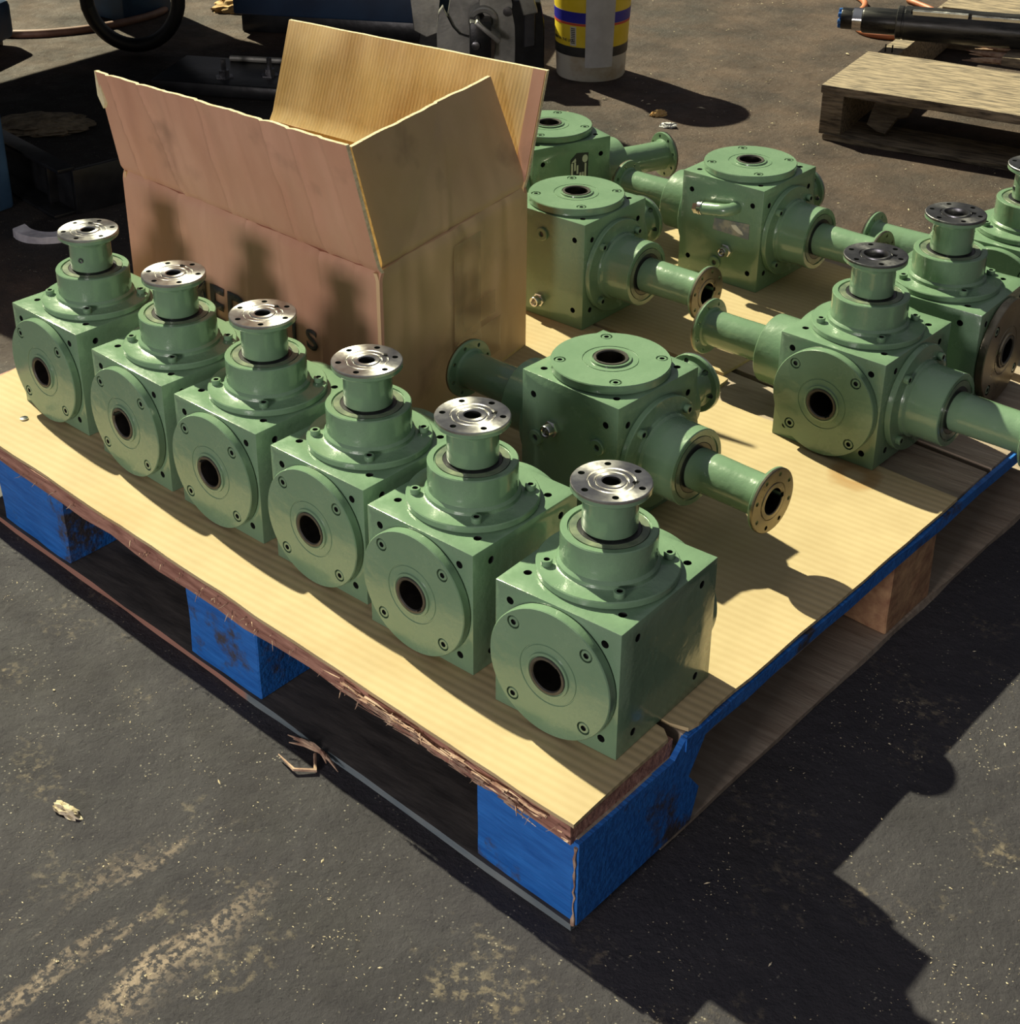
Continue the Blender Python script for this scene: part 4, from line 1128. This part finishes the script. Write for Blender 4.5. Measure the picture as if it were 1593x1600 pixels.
def toward(px):   # helper table of ground points seen at given places
    return px
def bill(name, label, cat, x, y, outlines, ang, material='cast', group=None):
    """thick cut plates standing on the ground; outlines in (along, up) with depth range"""
    T = thing(name, label, cat, W(x, y, -Z0), ang, group)
    for nm, ol, t0, t1, m in outlines:
        bm = bmesh.new()
        prism(bm, ol, t0, t1, Matrix(((1, 0, 0, 0), (0, 0, 1, 0), (0, 1, 0, 0), (0, 0, 0, 1))), 0.015)
        build(nm, bm, m, T, smooth=False)
    return T
VA = math.radians(38)
def arcp(cx, cy, r, a0, a1, n=8): return [(cx + r * math.cos(math.radians(a0 + (a1 - a0) * i / n)), cy + r * math.sin(math.radians(a0 + (a1 - a0) * i / n))) for i in range(n + 1)]
T = bill('steel_grab', 'grey cast steel grab with a curved claw behind the carton, left of the pail', 'machine part', -12.487, 13.79,
     [('claw_plate', [(-0.565, -0.073), (-0.565, 0.695), (-0.533, 1.000), (-0.457, 1.110), (-0.413, 0.951), (-0.315, 0.756), (-0.196, 0.622), (-0.054, 0.573), (0.120, 0.561), (0.185, 0.268), (0.141, -0.073)], 0.0, 0.2, 'cast'),
      ('claw_web', [(-0.337, 1.171), (-0.380, 0.927), (-0.315, 0.756), (-0.196, 0.622), (-0.033, 0.573), (0.185, 0.634), (0.337, 1.000), (0.359, 2.098), (-0.315, 2.098)], 0.14, 0.34, 'cast'),
      ('side_cheek', [(0.141, 2.098), (0.141, 1.122), (0.380, 0.756), (0.446, 0.488), (0.359, -0.073), (0.750, -0.073), (0.772, 0.878), (0.663, 1.244), (0.707, 2.098)], -0.12, 0.2, 'cast'),
      ('end_block', [(0.750, -0.073), (0.750, 0.829), (0.685, 1.073), (0.707, 1.244), (1.163, 1.207), (1.228, 0.878), (1.239, -0.073)], -0.16, 0.5, 'black_steel'),
      ('slot_plate', [(0.891, 0.451), (0.891, 1.049), (1.076, 1.073), (1.076, 0.488)], -0.20, -0.155, 'ink'),
      ('hook_lug', [(0.793, 1.317), (1.033, 1.341), (1.109, 1.098), (0.870, 1.049)], -0.42, -0.16, 'cast')], math.radians(39.8))
bm = bmesh.new(); lathe(bm, ring_prof(0.25, 0.15, -0.1, 0.12, 0.02), 28, Matrix.Translation((0.21, -0.05, 0.92)) @ Matrix.Rotation(PI / 2 + .2, 4, 'X'))
build('pivot_roller', bm, 'cast', T)
bm = bmesh.new(); add_box(bm, (-0.02, -0.52, 0.36), (0.34, -0.10, 0.98), 0.03); build('pivot_block', bm, 'black_steel', T)
bm = bmesh.new(); add_box(bm, (-0.10, -0.56, -0.04), (0.42, -0.08, 0.04), 0.02, Matrix.Translation((0.16, 0, 0.92)) @ Matrix.Rotation(0.7, 4, 'Y')); build('pivot_strap', bm, 'cast', T)
bm = bmesh.new(); lathe(bm, [(0, 0.0), (0.07, 0.0), (0.07, 0.05), (0, 0.07)], 12, Matrix.Translation((0.08, -0.52, 0.60)) @ Matrix.Rotation(PI / 2, 4, 'X')); build('pivot_bolt', bm, 'steel_dark', T)
bm = bmesh.new(); lathe(bm, [(0, 0.0), (0.08, 0.0), (0.08, 0.03), (0, 0.04)], 12, Matrix.Translation((0.62, -0.12, 1.05)) @ Matrix.Rotation(PI / 2, 4, 'X')); build('cheek_rivet', bm, 'steel_dark', T)
bill('steel_bracket', 'small grey steel bracket with bolts hanging at the navy machine base', 'machine part', -14.05, 14.15,
     [('bracket_plate', [(0.0, 0.42), (0.22, 0.30), (0.52, 0.42), (0.42, 0.72), (0.50, 1.35), (0.45, 1.9), (-0.10, 1.9), (-0.05, 1.0)], -0.2, 0.0, 'cast'),
      ('bracket_arm', [(0.62, 0.95), (1.10, 0.98), (1.05, 1.25), (0.85, 1.9), (0.45, 1.9)], -0.05, 0.25, 'black_steel'),
      ('bracket_foot', [(0.05, 0.0), (0.9, 0.0), (0.8, 0.42), (0.1, 0.42)], -0.12, 0.25, 'black_steel')], VA)

# dark bolted base lying behind the carton's left flap
T = thing('bolted_plate', 'black greasy base plate with upright bolts in the shade behind the carton', 'machine part', W(-15.2, 10.3, -Z0), math.radians(25))
box_obj('base_plate', (-0.9, -0.3, 0), (2.2, 1.2, 0.22), 'black_steel', T, 0.04)
for x, y in ((0.25, 0.1), (0.95, 0.35)):
    bm = bmesh.new(); lathe(bm, [(0, 0.2), (0.16, 0.2), (0.16, 0.24), (0.09, 0.24), (0.09, 0.34), (0.045, 0.34), (0.045, 0.52), (0, 0.53)], 6, Matrix.Translation((x, y, 0)))
    build('stud_bolt', bm, 'steel_dark', T, smooth=False)
bm = bmesh.new(); tube_path(bm, [(0, 1.0, .27), (1.2, 1.05, .27), (2.1, 1.1, .27)], 0.05, 8); build('tie_rod', bm, 'cast', T)

# black folded channel left of the carton
T = thing('steel_channel', 'black folded steel channel lying in the shade left of the carton', 'steel channel', W(-12.5, 5.45, -Z0), math.radians(170))
box_obj('channel_web', (0, -0.03, 0.0), (2.7, 0.03, 0.62), 'black_steel', T, 0.008)
box_obj('channel_lip', (0, -0.03, 0.60), (2.7, 0.22, 0.66), 'black_steel', T, 0.012)
box_obj('channel_lip', (0, -0.03, 0.0), (2.7, 0.35, 0.05), 'black_steel', T, 0.012)
box_obj('channel_end', (-0.05, -1.5, 0.0), (0.03, 0.03, 0.62), 'black_steel', T, 0.008)
box_obj('channel_rib', (0.45, 0.02, 0.05), (0.53, 0.16, 0.58), 'black_steel', T, 0.01)

# hoses
def hose(name, label, pts, r, m, n=60):
    P_ = [Vector(p) for p in pts]; out = []
    for i in range(len(P_) - 1):
        p0 = P_[max(i - 1, 0)]; p1 = P_[i]; p2 = P_[i + 1]; p3 = P_[min(i + 2, len(P_) - 1)]
        for k in range(10):
            t = k / 10
            out.append(0.5 * ((2 * p1) + (-p0 + p2) * t + (2 * p0 - 5 * p1 + 4 * p2 - p3) * t * t + (-p0 + 3 * p1 - 3 * p2 + p3) * t ** 3))
    out.append(P_[-1])
    c = out[0].copy()
    bm = bmesh.new(); tube_path(bm, [o - c for o in out], r, 14)
    o = build(name, bm, m); o.location = W(c.x, c.y, c.z)
    return tag(o, label, 'hose')
hp = []
for k in range(13):
    a = PI + PI * k / 12
    hp.append((-17.8 + 0.768 * 0.80 * math.cos(a), 11.0 + 0.64 * 0.80 * math.cos(a), 0.10 + 0.86 * math.sin(a)))
hp = [(-17.8 - 0.768 * 0.92, 11.0 - 0.64 * 0.92, 3.4), (-17.8 - 0.768 * 0.86, 11.0 - 0.64 * 0.86, 1.4)] + hp + [(-17.8 + 0.768 * 0.9, 11.0 + 0.64 * 0.9, 1.4), (-17.8 + 0.768 * 1.1, 11.0 + 0.64 * 1.1, 3.4)]
hose('hanging_hose', 'thick black rubber hose hanging in a loop at the top left', hp, 0.125, 'hose_black')
hose('air_hose', 'faded orange air hose snaking over the sunlit dirt at the top left',
     [(-23.2, 9.2, -.87), (-20.9, 10.1, -.87), (-19.9, 11.0, -.87), (-19.5, 12.2, -.87), (-19.7, 13.3, -.87), (-21, 14.0, -.87), (-23.2, 13.3, -.87)], 0.075, 'hose_orange')
hose('cable', 'orange cable looped on the dirt beneath the black shaft end',
     [(-10.2, 22.6, -.87), (-9.3, 21.85, -.87), (-9.0, 21.0, -.87), (-8.75, 20.4, -.87), (-8.4, 19.95, -.87), (-8.0, 19.85, -.87), (-7.6, 20.1, -.87), (-7.3, 20.9, -.87), (-7.8, 21.9, -.87), (-8.7, 22.5, -.87)], 0.055, 'cable_orange')

# small rag, scrap, chips
def blob(name, label, cat, x, y, sx, sy, sz, m, amp=0.3, freq=2.5, seed=0, rz=0, z=-Z0):
    bm = bmesh.new(); bmesh.ops.create_icosphere(bm, subdivisions=4, radius=1)
    for v in bm.verts:
        n = noise.noise_vector(v.co * freq + Vector((seed, seed, seed))); v.co += n * amp
        v.co.z = max(v.co.z, -0.15)
    bmesh.ops.scale(bm, vec=(sx, sy, sz), verts=bm.verts)
    zmin = min(v.co.z for v in bm.verts)
    for v in bm.verts: v.co.z -= zmin
    o = build(name, bm, m, angle=60); o.location = W(x, y, z); o.rotation_euler = (0, 0, rz)
    return tag(o, label, cat)
blob('rag', 'crumpled tan rag on the ground beyond the carton at the top', 'rag', -18.6, 14.2, 0.5, 0.26, 0.18, 'rag', 0.35, 3, 4, 0.7)
blob('light_patch_heap', 'low dirt heap, its pale colour a painted patch of light, by the blue machine leg', 'dirt heap', -15.9, 7.5, 0.75, 0.55, 0.10, 'dirt', 0.25, 4, 2, 0.5)  # pale heap colour stands in for light falling between the machine shadows
blob('clod', 'small brown clod of dirt before the broken pallet', 'clod', -5.35, 12.6, 0.09, 0.08, 0.09, 'dirt', 0.4, 3, 9)
blob('wood_chip', 'yellowish wood chip on the dark ground in front of the pallet', 'wood chip', -3.29, -2.0, 0.115, 0.045, 0.05, 'chip', 0.55, 2.6, 11, 0.1)
LEAF = (-8.67, 13.75); FOIL = (-8.26, 13.40); PIN = (-6.83, 0.447)
blob('dry_leaf', 'curled brown dry leaf on the dirt behind the gearboxes', 'leaf', LEAF[0], LEAF[1], 0.12, 0.07, 0.08, 'rag', 0.5, 3, 21, 0.9)
blob('foil_scrap', 'small crumpled white foil scrap beside the dry leaf', 'scrap', FOIL[0], FOIL[1], 0.12, 0.07, 0.05, 'pail_strip', 0.5, 3, 33, 0.3)
bm = bmesh.new(); lathe(bm, [(0, 0), (.038, 0), (.038, .012), (.015, .016), (0, .016)], 16)
o = build('washer', bm, 'chrome'); o.location = W(PIN[0], PIN[1], 0.001)
tag(o, 'tiny pale washer on the cardboard before the far left gearbox', 'washer')
# curved scrap plate
bm = bmesh.new()
n = 14; ol = [(0.62 * math.cos(a), 0.62 * math.sin(a)) for a in [math.radians(215 + 110 * i / n) for i in range(n + 1)]] + [(0.42 * math.cos(a), 0.46 * math.sin(a) + .03) for a in [math.radians(325 - 110 * i / n) for i in range(n + 1)]]
ol = [(x * .86, y * .9) for x, y in ol]
prism(bm, ol, 0, 0.14, None, 0.01); crumple(bm, 0.02, 5)
o = build('scrap_plate', bm, 'scrap', smooth=False); o.location = W(-12.35, 4.9, -Z0 + 0.02); o.rotation_euler = (0.12, 0.05, math.radians(40))
tag(o, 'curved grey scrap metal piece on the black ground left of the carton', 'scrap metal')
# plate at the top right edge
T = thing('steel_plate', 'grey flat steel plate lying beyond the black shaft at the top right', 'steel plate', W(-5.9, 22.6, -Z0), math.radians(12))
box_obj('plate_slab', (-0.4, 0, 0.35), (6, 3, 0.5), 'scrap', T, 0.02); box_obj('plate_rest', (-1.2, 0.2, 0), (-0.2, 2.5, 0.36), 'black_steel', T, 0.03); box_obj('plate_rest', (3.2, 0.2, 0), (4.2, 2.5, 0.36), 'black_steel', T, 0.03)

# swarf, sawdust and grit nobody could count
def grit():
    rnd = random.Random(11); bm = bmesh.new()
    def flake(x, y, s, flat=1.0):
        a = rnd.uniform(0, 2 * PI); L = s * rnd.uniform(.6, 1.7); w = s * rnd.uniform(.25, .7)
        z = -Z0 + s * rnd.uniform(.1, .5) * flat
        d = Vector((math.cos(a) * L, math.sin(a) * L, rnd.uniform(-.3, .3) * s)); e_ = Vector((-math.sin(a) * w, math.cos(a) * w, 0)); u_ = Vector((0, 0, s * .35))
        c = Vector((x, y, z))
        v = [bm.verts.new(c - d - u_ * .3), bm.verts.new(c + e_), bm.verts.new(c + d), bm.verts.new(c - e_), bm.verts.new(c + u_)]
        for i in range(4): bm.faces.new((v[i], v[(i + 1) % 4], v[4]))
        bm.faces.new((v[3], v[2], v[1], v[0]))
    def blocked(x, y):
        d = Vector((x, y, 0)) - PC
        if -0.3 < -d.x < 8.6 and -0.4 < d.y - d.x * -0.0986 < 9.6: return True
        q = Vector((x, y, 0)) - FP; u_ = q.x * math.cos(FA) + q.y * math.sin(FA); v_ = -q.x * math.sin(FA) + q.y * math.cos(FA)
        if -0.2 < u_ < 7 and -0.2 < v_ < 6.9: return True
        return (x < -11.5 and 5 < y < 18) or (x > -8.2 and y > 20.5) or (abs(x + 10.86) < .7 and abs(y - 15) < .7) or (-10.5 < x < -6.8 and 19.2 < y)
    k = 0
    while k < 5200:
        x = rnd.uniform(-9, 4); y = rnd.uniform(-5, 4)
        if blocked(x, y): continue
        p = Vector((x * .9, y * .9, 3)); q = Vector((x * 4, y * 4, 8))
        if noise.noise(p) + noise.noise(q) * 1.2 < rnd.uniform(-.1, .9): continue
        flake(x, y, rnd.uniform(.0025, .008) if rnd.random() < .975 else rnd.uniform(.010, .022)); k += 1
    for k in range(1400):
        x = rnd.uniform(-20, 1); y = rnd.uniform(5, 24)
        if blocked(x, y): continue
        flake(x, y, rnd.uniform(.008, .022) if rnd.random() < .94 else rnd.uniform(.03, .05))
    c = W(0, 0, 0)
    o = build('sawdust_grit', bm, 'chip', smooth=False); o.location = W(0, 0, 0)
    tag(o, 'pale sawdust flakes and grit scattered over the dark ground', 'grit', kind='stuff')
grit()
